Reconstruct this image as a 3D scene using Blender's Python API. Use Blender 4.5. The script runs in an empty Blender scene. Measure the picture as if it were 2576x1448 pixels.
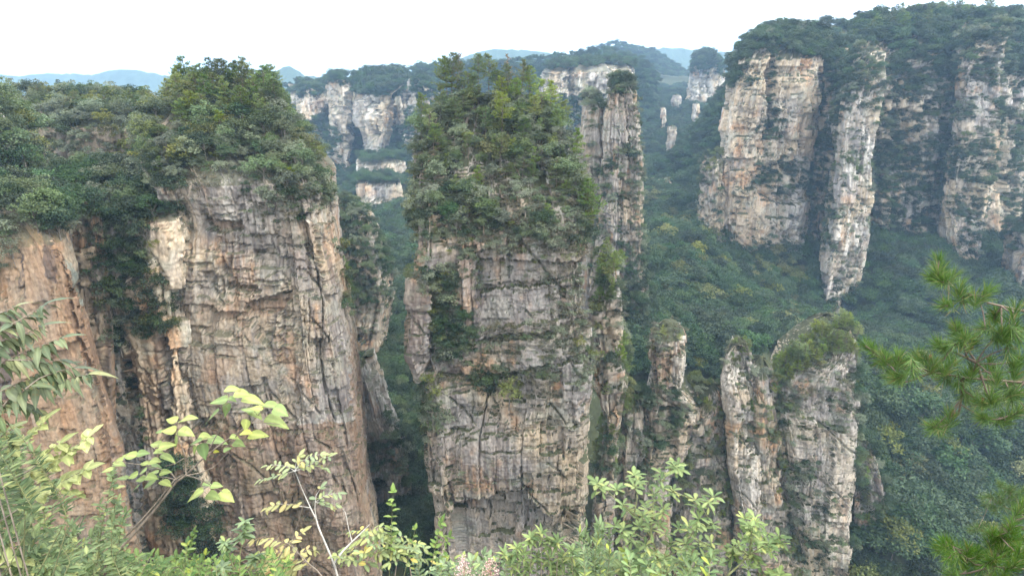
import bpy, math, time
import numpy as np
from mathutils import Vector, Matrix

T0 = time.time()
scene = bpy.context.scene
COL = scene.collection

# ------------------------------------------------------------------ camera
CAM_Z = 300.0
PITCH = math.radians(18.7)
FPX = 1400.0                      # focal length in units of a 2576 px wide frame
cam = bpy.data.cameras.new('camera')
cam.sensor_width = 36.0
cam.lens = FPX / 2576.0 * 36.0
cam.clip_start = 0.05
cam.clip_end = 12000.0
cam_ob = bpy.data.objects.new('camera', cam)
cam_ob.location = (0, 0, CAM_Z)
cam_ob.rotation_euler = (math.pi / 2 - PITCH, 0, 0)
COL.objects.link(cam_ob)
scene.camera = cam_ob

# ------------------------------------------------------------------ sky, sun, exposure
SUN_EL, SUN_AZ = math.radians(52), math.radians(118)      # azimuth clockwise from +Y
world = bpy.data.worlds.new('World')
scene.world = world
world.use_nodes = True
wn, wl = world.node_tree.nodes, world.node_tree.links
bg = wn['Background']
sky = wn.new('ShaderNodeTexSky')
sky.sky_type = 'NISHITA'
sky.sun_disc = False
sky.sun_elevation = SUN_EL
sky.sun_rotation = SUN_AZ
sky.dust_density = 4.0
sky.air_density = 1.0
mixw = wn.new('ShaderNodeMix')
mixw.data_type = 'RGBA'
mixw.inputs[0].default_value = 0.9
wl.new(sky.outputs[0], mixw.inputs[6])
mixw.inputs[7].default_value = (18.1, 18.1, 18.1, 1)        # an even white cloud layer
tcw = wn.new('ShaderNodeTexCoord'); sep = wn.new('ShaderNodeSeparateXYZ'); ov = wn.new('ShaderNodeMapRange')
ov.inputs[1].default_value = 0.0; ov.inputs[2].default_value = 1.0; ov.inputs[3].default_value = 0.74; ov.inputs[4].default_value = 1.55   # an overcast sky is brightest overhead
wl.new(tcw.outputs['Generated'], sep.inputs[0]); wl.new(sep.outputs[2], ov.inputs[0])
vm = wn.new('ShaderNodeVectorMath'); vm.operation = 'SCALE'
wl.new(mixw.outputs[2], vm.inputs[0]); wl.new(ov.outputs[0], vm.inputs['Scale'])
wl.new(vm.outputs[0], bg.inputs['Color'])
bg.inputs['Strength'].default_value = 0.10

sun = bpy.data.lights.new('sun', 'SUN')
sun.energy = 2.0
sun.angle = math.radians(12)
sun.color = (1.0, 0.955, 0.88)
sun_ob = bpy.data.objects.new('sun', sun)
sd = Vector((math.sin(SUN_AZ) * math.cos(SUN_EL), math.cos(SUN_AZ) * math.cos(SUN_EL), math.sin(SUN_EL)))
sun_ob.rotation_euler = (-sd).to_track_quat('-Z', 'Y').to_euler()
sun_ob.location = (120, -60, 520)
COL.objects.link(sun_ob)

scene.view_settings.view_transform = 'Standard'
scene.view_settings.look = 'None'
scene.view_settings.exposure = 1.05
scene.view_settings.gamma = 1.0
scene.view_settings.use_curve_mapping = False
scene.cycles.use_denoising = True
scene.cycles.max_bounces = 4
scene.cycles.diffuse_bounces = 2
scene.cycles.glossy_bounces = 1
scene.cycles.transmission_bounces = 2
scene.cycles.transparent_max_bounces = 4
scene.cycles.volume_bounces = 1
scene.cycles.sample_clamp_indirect = 6.0

# ------------------------------------------------------------------ numbers: projection, noise
CP, SP = math.cos(PITCH), math.sin(PITCH)

def at(px, py, d):
    """world point on the ray of reference pixel (px, py) at ground distance y = d"""
    x = (np.asarray(px, float) - 1288.0) / FPX
    y = (724.0 - np.asarray(py, float)) / FPX
    t = d / (CP + y * SP)
    return np.stack([x * t, np.zeros_like(x * t) + d, CAM_Z + (-SP + y * CP) * t], -1)

def project(P):
    x, y, z = P[..., 0], P[..., 1], P[..., 2] - CAM_Z
    dep = y * CP - z * SP
    up = y * SP + z * CP
    dep = np.maximum(dep, 1e-3)
    return 1288.0 + FPX * x / dep, 724.0 - FPX * up / dep, dep

def _h(i, j, k, seed):
    h = (i.astype(np.int64) * 374761393 + j.astype(np.int64) * 668265263 + k.astype(np.int64) * 1442695041 + seed * 974634541) & 0xffffffff
    h = ((h ^ (h >> 13)) * 1274126177) & 0xffffffff
    h = ((h ^ (h >> 15)) * 2246822519) & 0xffffffff
    return ((h ^ (h >> 16)) & 0xffffff).astype(np.float64) / 16777215.0

def rnd(i, j=0, seed=0):
    i = np.asarray(i); j = np.asarray(j) + np.zeros_like(i)
    return _h(i, j, np.zeros_like(i), seed)

def n2(x, y, seed=0):
    xi, yi = np.floor(x), np.floor(y)
    fx, fy = x - xi, y - yi
    fx = fx * fx * (3 - 2 * fx); fy = fy * fy * (3 - 2 * fy)
    z = np.zeros_like(xi)
    a = _h(xi, yi, z, seed); b = _h(xi + 1, yi, z, seed)
    c = _h(xi, yi + 1, z, seed); d = _h(xi + 1, yi + 1, z, seed)
    return (a * (1 - fx) + b * fx) * (1 - fy) + (c * (1 - fx) + d * fx) * fy

def f2(x, y, seed=0, o=4):
    s = np.zeros(np.broadcast(x, y).shape); a = 0.5; t = 0
    x = x + np.zeros_like(s); y = y + np.zeros_like(s)
    for k in range(o):
        s += a * n2(x, y, seed + 17 * k); t += a
        x = x * 2.03 + 3.1; y = y * 2.03 + 7.7; a *= 0.5
    return s / t

def cell(r, seed, j=0):
    """jittered 1-d cells: (index, distance to the nearer border in cells)"""
    k = np.floor(r)
    jit = lambda q: (rnd(q, j, seed) - 0.5) * 0.7
    b0 = k + jit(k); b1 = k + 1 + jit(k + 1)
    k = np.where(r < b0, k - 1, np.where(r >= b1, k + 1, k))
    b0 = k + jit(k); b1 = k + 1 + jit(k + 1)
    return k, np.minimum(r - b0, b1 - r)

def sstep(a, b, x):
    t = np.clip((x - a) / (b - a), 0, 1)
    return t * t * (3 - 2 * t)

def inpoly(px, py, poly):
    poly = np.asarray(poly, float)
    ins = np.zeros(px.shape, bool)
    x0, y0 = poly[-1]
    for x1, y1 in poly:
        c = ((y1 > py) != (y0 > py)) & (px < (x0 - x1) * (py - y1) / (y0 - y1 + 1e-9) + x1)
        ins ^= c
        x0, y0 = x1, y1
    return ins

def inside(px, py, reg):
    if reg[0] == 'e':
        _, cx, cy, rx, ry = reg
        return ((px - cx) / rx) ** 2 + ((py - cy) / ry) ** 2 < 1
    return inpoly(px, py, reg)

# ------------------------------------------------------------------ meshes and objects
def mesh_np(name, V, F, mat=None, col=None, smooth=False, mats=None, midx=None):
    me = bpy.data.meshes.new(name)
    V = np.ascontiguousarray(V, np.float32).reshape(-1, 3)
    F = np.ascontiguousarray(F, np.int32)
    m, k = F.shape
    me.vertices.add(len(V)); me.vertices.foreach_set('co', V.ravel())
    me.loops.add(m * k); me.loops.foreach_set('vertex_index', F.ravel())
    me.polygons.add(m)
    me.polygons.foreach_set('loop_start', np.arange(0, m * k, k, dtype=np.int32))
    me.polygons.foreach_set('loop_total', np.full(m, k, np.int32))
    if smooth:
        me.polygons.foreach_set('use_smooth', np.ones(m, bool))
    if mats:
        for q in mats: me.materials.append(q)
        me.polygons.foreach_set('material_index', np.asarray(midx, np.int32))
    elif mat:
        me.materials.append(mat)
    if col is not None:
        a = me.attributes.new('stone', 'FLOAT_COLOR', 'POINT')
        c = np.ones((len(V), 4), np.float32); c[:, :3] = col
        a.data.foreach_set('color', c.ravel())
    me.update(calc_edges=True)
    return me

def link(name, data, parent=None, loc=(0, 0, 0)):
    o = bpy.data.objects.new(name, data)
    o.location = loc
    COL.objects.link(o)
    if parent is not None: o.parent = parent
    return o

def tag(o, label=None, cat=None, group=None, kind=None):
    if label: o['label'] = label
    if cat: o['category'] = cat
    if group: o['group'] = group
    if kind: o['kind'] = kind
    return o

# ------------------------------------------------------------------ materials
def new_mat(name):
    m = bpy.data.materials.new(name); m.use_nodes = True
    nt = m.node_tree
    b = nt.nodes['Principled BSDF']
    return m, nt, b

def rock_mat(name, fine=1.6, bump=0.5):
    m, nt, b = new_mat(name)
    N, L = nt.nodes, nt.links
    at_ = N.new('ShaderNodeAttribute'); at_.attribute_name = 'stone'
    geo = N.new('ShaderNodeNewGeometry')
    mp = N.new('ShaderNodeMapping'); mp.inputs['Scale'].default_value = (1, 1, 0.45)
    L.new(geo.outputs['Position'], mp.inputs['Vector'])
    n1 = N.new('ShaderNodeTexNoise'); n1.inputs['Scale'].default_value = fine; n1.inputs['Detail'].default_value = 6; n1.inputs['Roughness'].default_value = 0.7
    L.new(mp.outputs[0], n1.inputs['Vector'])
    r1 = N.new('ShaderNodeMapRange'); r1.inputs[1].default_value = 0.3; r1.inputs[2].default_value = 0.7; r1.inputs[3].default_value = 0.6; r1.inputs[4].default_value = 1.4
    L.new(n1.outputs['Fac'], r1.inputs[0])
    mx = N.new('ShaderNodeMix'); mx.data_type = 'RGBA'; mx.blend_type = 'MULTIPLY'; mx.inputs[0].default_value = 1
    L.new(at_.outputs['Color'], mx.inputs[6]); L.new(r1.outputs[0], mx.inputs[7])
    L.new(mx.outputs[2], b.inputs['Base Color'])
    b.inputs['Roughness'].default_value = 0.92
    b.inputs['Specular IOR Level'].default_value = 0.2
    bp = N.new('ShaderNodeBump'); bp.inputs['Strength'].default_value = bump; bp.inputs['Distance'].default_value = 0.25
    L.new(n1.outputs['Fac'], bp.inputs['Height']); L.new(bp.outputs[0], b.inputs['Normal'])
    return m

def leaf_mat(name, c1, c2, transl=0.28, var=0.35, c3=None, rough=0.55, hue=0.02, spec=0.25, rib=False):
    """foliage: colour differs from leaf to leaf, from bough to bough and from plant to plant"""
    m, nt, b = new_mat(name)
    N, L = nt.nodes, nt.links
    geo = N.new('ShaderNodeNewGeometry'); oi = N.new('ShaderNodeObjectInfo')
    rp = N.new('ShaderNodeValToRGB'); rp.color_ramp.elements[0].color = (*c1, 1); rp.color_ramp.elements[1].color = (*c2, 1)
    if c3:
        e = rp.color_ramp.elements.new(0.86); e.color = (*c2, 1)
        rp.color_ramp.elements[-1].color = (*c3, 1)
    L.new(geo.outputs['Random Per Island'], rp.inputs[0])
    hs = N.new('ShaderNodeHueSaturation')
    mr = N.new('ShaderNodeMapRange'); mr.inputs[3].default_value = 0.5 - hue; mr.inputs[4].default_value = 0.5 + hue
    L.new(oi.outputs['Random'], mr.inputs[0]); L.new(mr.outputs[0], hs.inputs['Hue'])
    mv = N.new('ShaderNodeMath'); mv.operation = 'MULTIPLY'; mv.inputs[1].default_value = 7.31
    fr = N.new('ShaderNodeMath'); fr.operation = 'FRACT'
    L.new(oi.outputs['Random'], mv.inputs[0]); L.new(mv.outputs[0], fr.inputs[0])
    vr = N.new('ShaderNodeMapRange'); vr.inputs[3].default_value = 1 - var; vr.inputs[4].default_value = 1 + var
    L.new(fr.outputs[0], vr.inputs[0]); L.new(vr.outputs[0], hs.inputs['Value'])
    sv = N.new('ShaderNodeMath'); sv.operation = 'MULTIPLY'; sv.inputs[1].default_value = 3.77
    fs = N.new('ShaderNodeMath'); fs.operation = 'FRACT'
    L.new(oi.outputs['Random'], sv.inputs[0]); L.new(sv.outputs[0], fs.inputs[0])
    sr = N.new('ShaderNodeMapRange'); sr.inputs[3].default_value = 0.75; sr.inputs[4].default_value = 1.15
    L.new(fs.outputs[0], sr.inputs[0]); L.new(sr.outputs[0], hs.inputs['Saturation'])
    L.new(rp.outputs[0], hs.inputs['Color'])
    colour = hs.outputs[0]
    if rib:        # paler midrib, browning blotches
        ra = N.new('ShaderNodeAttribute'); ra.attribute_name = 'rib'
        rr = N.new('ShaderNodeMapRange'); rr.inputs[1].default_value = 0.0; rr.inputs[2].default_value = 0.45; rr.inputs[3].default_value = 1.32; rr.inputs[4].default_value = 0.93
        L.new(ra.outputs['Fac'], rr.inputs[0])
        m1 = N.new('ShaderNodeMix'); m1.data_type = 'RGBA'; m1.blend_type = 'MULTIPLY'; m1.inputs[0].default_value = 1
        L.new(colour, m1.inputs[6]); L.new(rr.outputs[0], m1.inputs[7])
        nb = N.new('ShaderNodeTexNoise'); nb.inputs['Scale'].default_value = 55; nb.inputs['Detail'].default_value = 3
        L.new(geo.outputs['Position'], nb.inputs['Vector'])
        br = N.new('ShaderNodeMapRange'); br.inputs[1].default_value = 0.60; br.inputs[2].default_value = 0.70; br.inputs[3].default_value = 0.0; br.inputs[4].default_value = 0.6
        L.new(nb.outputs['Fac'], br.inputs[0])
        m2 = N.new('ShaderNodeMix'); m2.data_type = 'RGBA'; m2.inputs[7].default_value = (.20, .14, .05, 1)
        L.new(br.outputs[0], m2.inputs[0]); L.new(m1.outputs[2], m2.inputs[6])
        n3 = N.new('ShaderNodeTexNoise'); n3.inputs['Scale'].default_value = 9; n3.inputs['Detail'].default_value = 2
        L.new(geo.outputs['Position'], n3.inputs['Vector'])
        b3 = N.new('ShaderNodeMapRange'); b3.inputs[1].default_value = 0.3; b3.inputs[2].default_value = 0.7; b3.inputs[3].default_value = 0.72; b3.inputs[4].default_value = 1.22
        L.new(n3.outputs['Fac'], b3.inputs[0])
        m3 = N.new('ShaderNodeMix'); m3.data_type = 'RGBA'; m3.blend_type = 'MULTIPLY'; m3.inputs[0].default_value = 1
        L.new(m2.outputs[2], m3.inputs[6]); L.new(b3.outputs[0], m3.inputs[7])
        colour = m3.outputs[2]
    L.new(colour, b.inputs['Base Color'])
    b.inputs['Roughness'].default_value = rough
    b.inputs['Specular IOR Level'].default_value = spec
    tr = N.new('ShaderNodeBsdfTranslucent'); L.new(colour, tr.inputs[0])
    ms = N.new('ShaderNodeMixShader'); ms.inputs[0].default_value = transl
    L.new(b.outputs[0], ms.inputs[1]); L.new(tr.outputs[0], ms.inputs[2])
    L.new(ms.outputs[0], N['Material Output'].inputs['Surface'])
    return m

def bark_mat(name, c, scale=6.0):
    m, nt, b = new_mat(name)
    N, L = nt.nodes, nt.links
    tc = N.new('ShaderNodeTexCoord')
    mp = N.new('ShaderNodeMapping'); mp.inputs['Scale'].default_value = (1, 1, 0.25)
    L.new(tc.outputs['Object'], mp.inputs[0])
    n1 = N.new('ShaderNodeTexNoise'); n1.inputs['Scale'].default_value = scale; n1.inputs['Detail'].default_value = 5
    L.new(mp.outputs[0], n1.inputs[0])
    rp = N.new('ShaderNodeValToRGB')
    rp.color_ramp.elements[0].position = 0.3; rp.color_ramp.elements[1].position = 0.7
    rp.color_ramp.elements[0].color = (c[0] * .5, c[1] * .5, c[2] * .5, 1); rp.color_ramp.elements[1].color = (c[0] * 1.4, c[1] * 1.4, c[2] * 1.4, 1)
    L.new(n1.outputs['Fac'], rp.inputs[0]); L.new(rp.outputs[0], b.inputs['Base Color'])
    b.inputs['Roughness'].default_value = 0.9
    bp = N.new('ShaderNodeBump'); bp.inputs['Strength'].default_value = 0.4; bp.inputs['Distance'].default_value = 0.02
    L.new(n1.outputs['Fac'], bp.inputs['Height']); L.new(bp.outputs[0], b.inputs['Normal'])
    return m

M_ROCK = rock_mat('sandstone')
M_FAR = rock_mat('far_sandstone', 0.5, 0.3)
M_SOIL = rock_mat('forest_soil', 0.7, 0.3)
# ------------------------------------------------------------------ rock pillars and cliffs
HOST = {}

PAL = dict(
    tan=np.array([.33, .263, .185]), grey=np.array([.225, .205, .19]), orange=np.array([.33, .20, .115]),
    dark=np.array([.085, .07, .068]), white=np.array([.47, .435, .39]), pink=np.array([.285, .24, .185]),
    moss=np.array([.046, .05, .026]), brown=np.array([.20, .13, .085]), lichen=np.array([.22, .23, .19]))

def bn(u, z, wu, wz, seed):
    """blocky noise: one value to each block of a jittered wall"""
    kz, _ = cell(z / wz, seed)
    ku, _ = cell(u / wu + kz * 3.37, seed + 1)
    return rnd(kz, ku, seed + 2)

def unit_poly(seed, n=12, e=4.0, jit=0.05):
    r = np.random.RandomState(seed)
    th = np.pi / 2 + (np.arange(n) + r.uniform(-.25, .25, n)) / n * 2 * np.pi
    c, s = np.cos(th), np.sin(th)
    rad = (np.abs(c) ** e + np.abs(s) ** e) ** (-1 / e) * (1 + r.uniform(-jit, jit, n))
    P = np.stack([c * rad, s * rad], 1)
    P /= np.maximum(np.abs(P).max(0), 1e-6)
    return P

def rock(name, rows, D, depth, res=0.3, seed=1, poly=None, amp=1.0, dip=0.03, flute=0.13, mix=None, feats=(), paints=(),
         mat=None, zb=None, cap=0.6, sink=8.0, crack=1.0, moss=0.5, streak=1.0, label='', cat='rock pillar', group=None,
         scale=1.0, obname='rock_pillar', keep=.3, bed=.55, block=.22, lum=1.02, flank=0.0):
    """A column of jointed, bedded sandstone. rows: (py, x left, x right[, set-back m]) of its outline from the top down, seen in
    front at distance D; each row is turned into real width, height and distance."""
    R = np.array([(r + (0,))[:4] if len(r) == 3 else r for r in rows], float)
    Dd = D + R[:, 3]
    PL, PR = at(R[:, 1], R[:, 0], Dd), at(R[:, 2], R[:, 0], Dd)
    z, xl, xr, fr = PL[:, 2], PL[:, 0], PR[:, 0], Dd
    back = D + depth - R[:, 3] * 0.45
    o = np.argsort(z)
    z, xl, xr, fr, back = z[o], xl[o], xr[o], fr[o], back[o]
    if zb is not None and zb < z[0] - 1:
        z = np.r_[zb, z]; xl = np.r_[xl[0], xl]; xr = np.r_[xr[0], xr]; fr = np.r_[fr[0], fr]; back = np.r_[back[0], back]
    nz = max(8, int((z[-1] - z[0]) / res))
    Z = np.linspace(z[0], z[-1], nz)
    XL, XR, FR, BK = (np.interp(Z, z, q) for q in (xl, xr, fr, back))
    if poly is None: poly = unit_poly(seed)
    poly = np.asarray(poly, float)
    # resample the outline by length, finer on the side that can be seen
    mid = nz // 2
    a, b = (XR[mid] - XL[mid]) / 2, (BK[mid] - FR[mid]) / 2
    Q = np.vstack([poly, poly[:1]])
    seg = np.linspace(0, len(poly), 6000)
    ux = np.interp(seg, np.arange(len(poly) + 1), Q[:, 0]); uy = np.interp(seg, np.arange(len(poly) + 1), Q[:, 1])
    ds = np.hypot(np.diff(ux) * a, np.diff(uy) * b)
    arc = np.r_[0, np.cumsum(ds)]
    w = np.where(uy[:-1] < 0.0, 1.0, np.where(uy[:-1] < 0.6, 0.7, 0.3))
    wa = np.r_[0, np.cumsum(ds * w)]
    nu = max(16, int(wa[-1] / res))
    tt = np.linspace(0, wa[-1], nu, endpoint=False)
    sx, sy, U = np.interp(tt, wa, ux), np.interp(tt, wa, uy), np.interp(tt, wa, arc)
    per = arc[-1]
    # flanks draw in towards the back, the more so the farther the rock stands to one side
    xm = (XL[mid] + XR[mid]) / 2
    over = (1 - keep) * abs(xm) * (BK[mid] - FR[mid]) / FR[mid] / max(a, 1e-3)
    over = min(over, .85 * 2)
    dep01 = np.clip((sy + 1) / 2, 0, 1)
    if xm < 0: sx = np.where(sx > 0, sx - over * dep01 * np.clip(sx, 0, 1), sx)
    else: sx = np.where(sx < 0, sx + over * dep01 * np.clip(-sx, 0, 1), sx)
    # outward direction, smoothed over corners
    k = 2
    tx = (np.roll(sx, -k) - np.roll(sx, k)) * a; ty = (np.roll(sy, -k) - np.roll(sy, k)) * b
    nl = np.hypot(tx, ty) + 1e-9
    nx, ny = ty / nl, -tx / nl
    X = ((XL + XR) / 2)[:, None] + ((XR - XL) / 2)[:, None] * sx[None]
    Y = FR[:, None] + ((BK - FR) / 2)[:, None] * (sy[None] + 1)
    UU = np.broadcast_to(U[None], X.shape); ZZ = np.broadcast_to(Z[:, None], X.shape)
    s = scale
    # strata and joints
    zw = ZZ + (f2(UU / (22 * s), ZZ / (30 * s), seed, 2) - .5) * 4.0 * s + dip * UU + (n2(UU / (1.4 * s), ZZ / (3 * s), seed + 5) - .5) * 0.3 * s
    uw = UU + (f2(ZZ / (24 * s), UU / (26 * s), seed + 1, 2) - .5) * 5 * s + (n2(ZZ / (1.6 * s), UU / (4 * s), seed + 6) - .5) * 0.3 * s
    kc, dc = cell(uw / (8.5 * s), seed + 3)
    zw = zw + (rnd(kc, 0, seed + 70) - .5) * 2.6 * s          # beds are thrown a little from one joint to the next
    kL, dL = cell(zw / (6.5 * s), seed + 2)
    kb, db = cell(zw / (11.0 * s), seed + 4)
    kbu, dbu = cell(uw / (5.5 * s) + kb * 3.7, seed + 7)
    km, dm = cell(zw / (2.9 * s), seed + 8)
    kmu, dmu = cell(uw / (2.3 * s) + km * 5.3, seed + 9)
    ks, dsm = cell(zw / (1.0 * s), seed + 10)
    ksu, dsu = cell(uw / (0.9 * s) + ks * 2.9, seed + 11)
    low = f2(UU / (22 * s), ZZ / (34 * s), seed + 12, 4)
    bA, bB, bC = bn(uw, zw, 4.6 * s, 6.0 * s, seed + 13), bn(uw, zw, 1.7 * s, 2.6 * s, seed + 62), bn(uw, zw, .75 * s, 1.1 * s, seed + 63)
    slab = .50 * f2(UU / (12 * s), ZZ / (13 * s), seed + 67, 2) + .40 * bA + .10 * bB
    slab2 = .42 * f2(UU / (4.5 * s), ZZ / (6 * s), seed + 68, 3) + .38 * bB + .20 * bC
    slab3 = .5 * f2(UU / (1.6 * s), ZZ / (2.4 * s), seed + 69, 2) + .5 * bC
    rough = sstep(.40, .62, f2(UU / (15 * s), ZZ / (13 * s), seed + 64, 3))          # smooth sheets here, broken rock there
    wob = sstep(.45, .6, f2(UU / (7 * s), zw / (3 * s), seed + 65, 2))                 # beds open and close along their length
    wobv = sstep(.42, .6, f2(UU / (3 * s), ZZ / (9 * s), seed + 66, 2))
    h = (low - .5) * 6.0 + (rnd(kc, 0, seed + 20) - .5) * 1.3
    h = h + (rnd(kL, np.floor(uw / (19 * s)), seed + 21) - .5) * 1.0 * bed
    h = h + (rnd(kb, kbu, seed + 22) - .5) * .75 + ((rnd(km, kmu, seed + 23) - .5) * 0.95 + (rnd(ks, ksu, seed + 24) - .5) * 0.36) * (.2 + .8 * rough) * block
    h = h - sstep(.50, .504, slab) * .5 - sstep(.58, .584, slab) * .65 - sstep(.66, .664, slab) * .9
    h = h - (sstep(.52, .525, slab2) * 0.22 + sstep(.62, .625, slab2) * .32) * (.25 + .75 * rough) * (.35 + block)
    h = h - (sstep(.52, .53, slab3) * .11 + sstep(.64, .65, slab3) * .14) * (.1 + .9 * rough) * (.35 + block)
    h = h - crack * 1.9 * np.clip(1 - dc * 8.5 * s / .34, 0, 1) * (rnd(kc, np.floor(zw / (14 * s)), seed + 25) > .6) * (.3 + .7 * wobv)
    h = h - crack * 1.0 * np.clip(1 - dbu * 5.5 * s / .26, 0, 1) * wobv * (rnd(kb, kbu, seed + 28) > .3)
    h = h - crack * 1.2 * bed * np.clip(1 - dL * 6.5 * s / .32, 0, 1) * wob * rnd(kL, 0, seed + 26)
    h = h - crack * 0.5 * np.clip(1 - dmu * 2.3 * s / .25, 0, 1) * wobv * (rnd(km, kmu, seed + 27) > .45) * (.3 + .7 * rough)
    h = h - crack * 0.5 * bed * np.clip(1 - dm * 2.9 * s / .22, 0, 1) * wob * (rnd(km, np.floor(uw / (5 * s)), seed + 29) > .45)
    # slanting fractures and fine bedding
    kd, dd = cell((UU * .78 + ZZ * .62 + (n2(UU / (6 * s), ZZ / (6 * s), seed + 71) - .5) * 2 * s) / (10 * s), seed + 72)
    h = h - crack * .9 * np.clip(1 - dd * 10 * s / .28, 0, 1) * sstep(.55, .62, f2(UU / (8 * s), ZZ / (8 * s), seed + 73, 2)) + (rnd(kd, 0, seed + 74) - .5) * .5
    h = h - .16 * np.clip(1 - dsm * 1.0 * s / .16, 0, 1) * sstep(.45, .6, f2(UU / (5 * s), zw / (2 * s), seed + 75, 2))
    # thin vertical flutes, in patches
    fm = sstep(.42, .6, f2(UU / (13 * s), ZZ / (15 * s), seed + 14, 2))
    h = h + flute * fm * (n2(UU / (0.55 * s), ZZ / (5.5 * s), seed + 15) + 0.6 * n2(UU / (0.3 * s), ZZ / (3 * s), seed + 16) - .8) * 1.6
    h = h + (n2(UU / (0.5 * s), ZZ / (0.6 * s), seed + 18) - .5) * 0.2 + (n2(UU / (0.25 * s), ZZ / (0.4 * s), seed + 19) - .5) * 0.12
    if s != 1: h = h * s
    h = (low - .5) * 6.0 * amp + (h - (low - .5) * 6.0) * (1 - .5 * sstep(.6, .9, nx) * flank)[None] * amp
    # overhanging and cut-back places with their own outline
    P0 = np.stack([X, Y, ZZ], -1)
    px, py, _ = project(P0)
    front = np.broadcast_to(sy[None] < 0.1, X.shape)
    wx = px + (n2(px / 9, py / 9, seed + 31) - .5) * 12 + (n2(px / 3, py / 3, seed + 37) - .5) * 4
    wy = py + (n2(px / 9, py / 9, seed + 32) - .5) * 10 + (n2(px / 3, py / 3, seed + 38) - .5) * 4
    for reg, d in feats:
        m = inside(wx, wy, reg) & front
        h = h + m * d
    X = X + nx[None] * h; Y = Y + ny[None] * h
    Zd = ZZ + (n2(UU / (5 * s), ZZ / (3 * s), seed + 33) - .5) * 0.5 * s
    # top: rings drawn in towards the middle, humped
    nr = max(6, int(min(a, b) / (res * 2.2)))
    cx, cy = X[-1].mean(), Y[-1].mean()
    rx, ry, rz = [], [], []
    for i in range(1, nr + 1):
        q = 1 - i / nr
        xx = cx + (X[-1] - cx) * q; yy = cy + (Y[-1] - cy) * q
        rx.append(xx); ry.append(yy)
        rz.append(Zd[-1] * q + Zd[-1].mean() * (1 - q) + cap * np.sin((1 - q) * np.pi / 2) * 3 + ((f2(xx / 4, yy / 4, seed + 34, 3) - .5) * 2.6 + (bn(xx, yy, 1.6, 1.6, seed + 35) - .5) * .7) * (1 - q ** 4))
    Xa = np.vstack([X] + rx); Ya = np.vstack([Y] + ry); Za = np.vstack([Zd] + rz)
    n_, m_ = Xa.shape
    V = np.stack([Xa, Ya, Za], -1)
    idx = np.arange(n_ * m_).reshape(n_, m_)
    F = np.stack([idx[:-1], np.roll(idx, -1, 1)[:-1], np.roll(idx, -1, 1)[1:], idx[1:]], -1).reshape(-1, 4)
    # normals by differences
    dv = np.empty_like(V); dv[1:-1] = V[2:] - V[:-2]; dv[0] = V[1] - V[0]; dv[-1] = V[-1] - V[-2]
    du = np.roll(V, -1, 1) - np.roll(V, 1, 1)
    Nn = np.cross(du, dv); Ar = np.linalg.norm(Nn, axis=-1); Nn /= (np.linalg.norm(Nn, axis=-1, keepdims=True) + 1e-9)
    # colour of the stone: beds, blocks, iron, water stains, lichen; some paints add light and shade
    full = lambda q, f=0.5: np.vstack([q, np.full((nr, m_), f)])
    mx = dict(tan=.5, grey=.5, orange=.12, pink=.3, dark=.4, white=.3)
    mx.update(mix or {})
    A = f2(UU / (10 * s), ZZ / (16 * s), seed + 40, 5); B = f2(UU / (5 * s), ZZ / (7 * s), seed + 41, 4); Cc = f2(UU / (12 * s), ZZ / (5 * s), seed + 42, 4)
    c = PAL['grey'][None, None] * np.ones(X.shape + (1,))
    lerp = lambda c, q, k: c + (q - c) * k[..., None]
    c = lerp(c, PAL['tan'], np.clip((A - .5) * 4 + mx['tan'], 0, 1))
    c = lerp(c, PAL['pink'], np.clip((Cc - .55) * 5 + mx['pink'] - .3, 0, 1) * .8)
    blk = rnd(kb, kbu, seed + 43) * .5 + rnd(km, kmu, seed + 44) * .5
    c = lerp(c, PAL['orange'], np.clip((B - .62) * 6 + (mx['orange'] - .1) * 1.2 + (blk - .6) * .45 * mx['orange'] * 3, 0, 1) * .85)
    st = f2(UU / (.8 * s), ZZ / (15 * s), seed + 45, 3); sm = f2(UU / (9 * s), ZZ / (9 * s), seed + 46, 3)
    c = lerp(c, PAL['dark'], streak * sstep(.56, .72, st + (sm - .5) * .7) * mx['dark'] * 1.3)
    sw = f2(UU / (0.6 * s), ZZ / (11 * s), seed + 47, 3); sn = f2(UU / (10 * s), ZZ / (10 * s), seed + 48, 3)
    c = lerp(c, PAL['white'], streak * sstep(.55, .75, sw + (sn - .5) * .8) * mx['white'] * 1.0)
    c = lerp(c, PAL['lichen'], sstep(.55, .7, f2(UU / (3 * s), ZZ / (3 * s), seed + 49, 4)) * .45)
    c = c * (0.86 + 0.18 * blk + .14 * rnd(kL, 0, seed + 50) + .12 * (rnd(ks, ksu, seed + 51)))[..., None] * lum
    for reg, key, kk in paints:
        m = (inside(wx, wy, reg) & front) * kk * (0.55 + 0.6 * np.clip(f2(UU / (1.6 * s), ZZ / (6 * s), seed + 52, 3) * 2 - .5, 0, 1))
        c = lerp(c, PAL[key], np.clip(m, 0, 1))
    c = np.concatenate([c, PAL['moss'] * (.55 + 1.1 * f2(Xa[-nr:] / .9, Ya[-nr:] / .9, seed + 55, 3))[..., None]], 0)
    Uf = full(UU); 
    up = sstep(.25, .6, Nn[..., 2] + (f2(Xa / (2.2 * s), Za / (2.2 * s), seed + 53, 3) - .5) * .5)
    c = c + (PAL['moss'] * (0.7 + .6 * n2(Xa / s, Za / s, seed + 54))[..., None] - c) * (np.clip(up * moss * 1.6, 0, 1))[..., None]
    base = np.array([cx, (FR[0] + BK[0]) / 2, Z[0]])
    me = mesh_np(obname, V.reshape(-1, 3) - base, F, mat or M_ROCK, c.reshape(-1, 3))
    ob = link(obname, me, None, base)
    tag(ob, label, cat, group)
    HOST[name] = dict(V=V.reshape(-1, 3), N=Nn.reshape(-1, 3), A=Ar.ravel() + 1e-6, ob=ob)
    return ob

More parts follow.
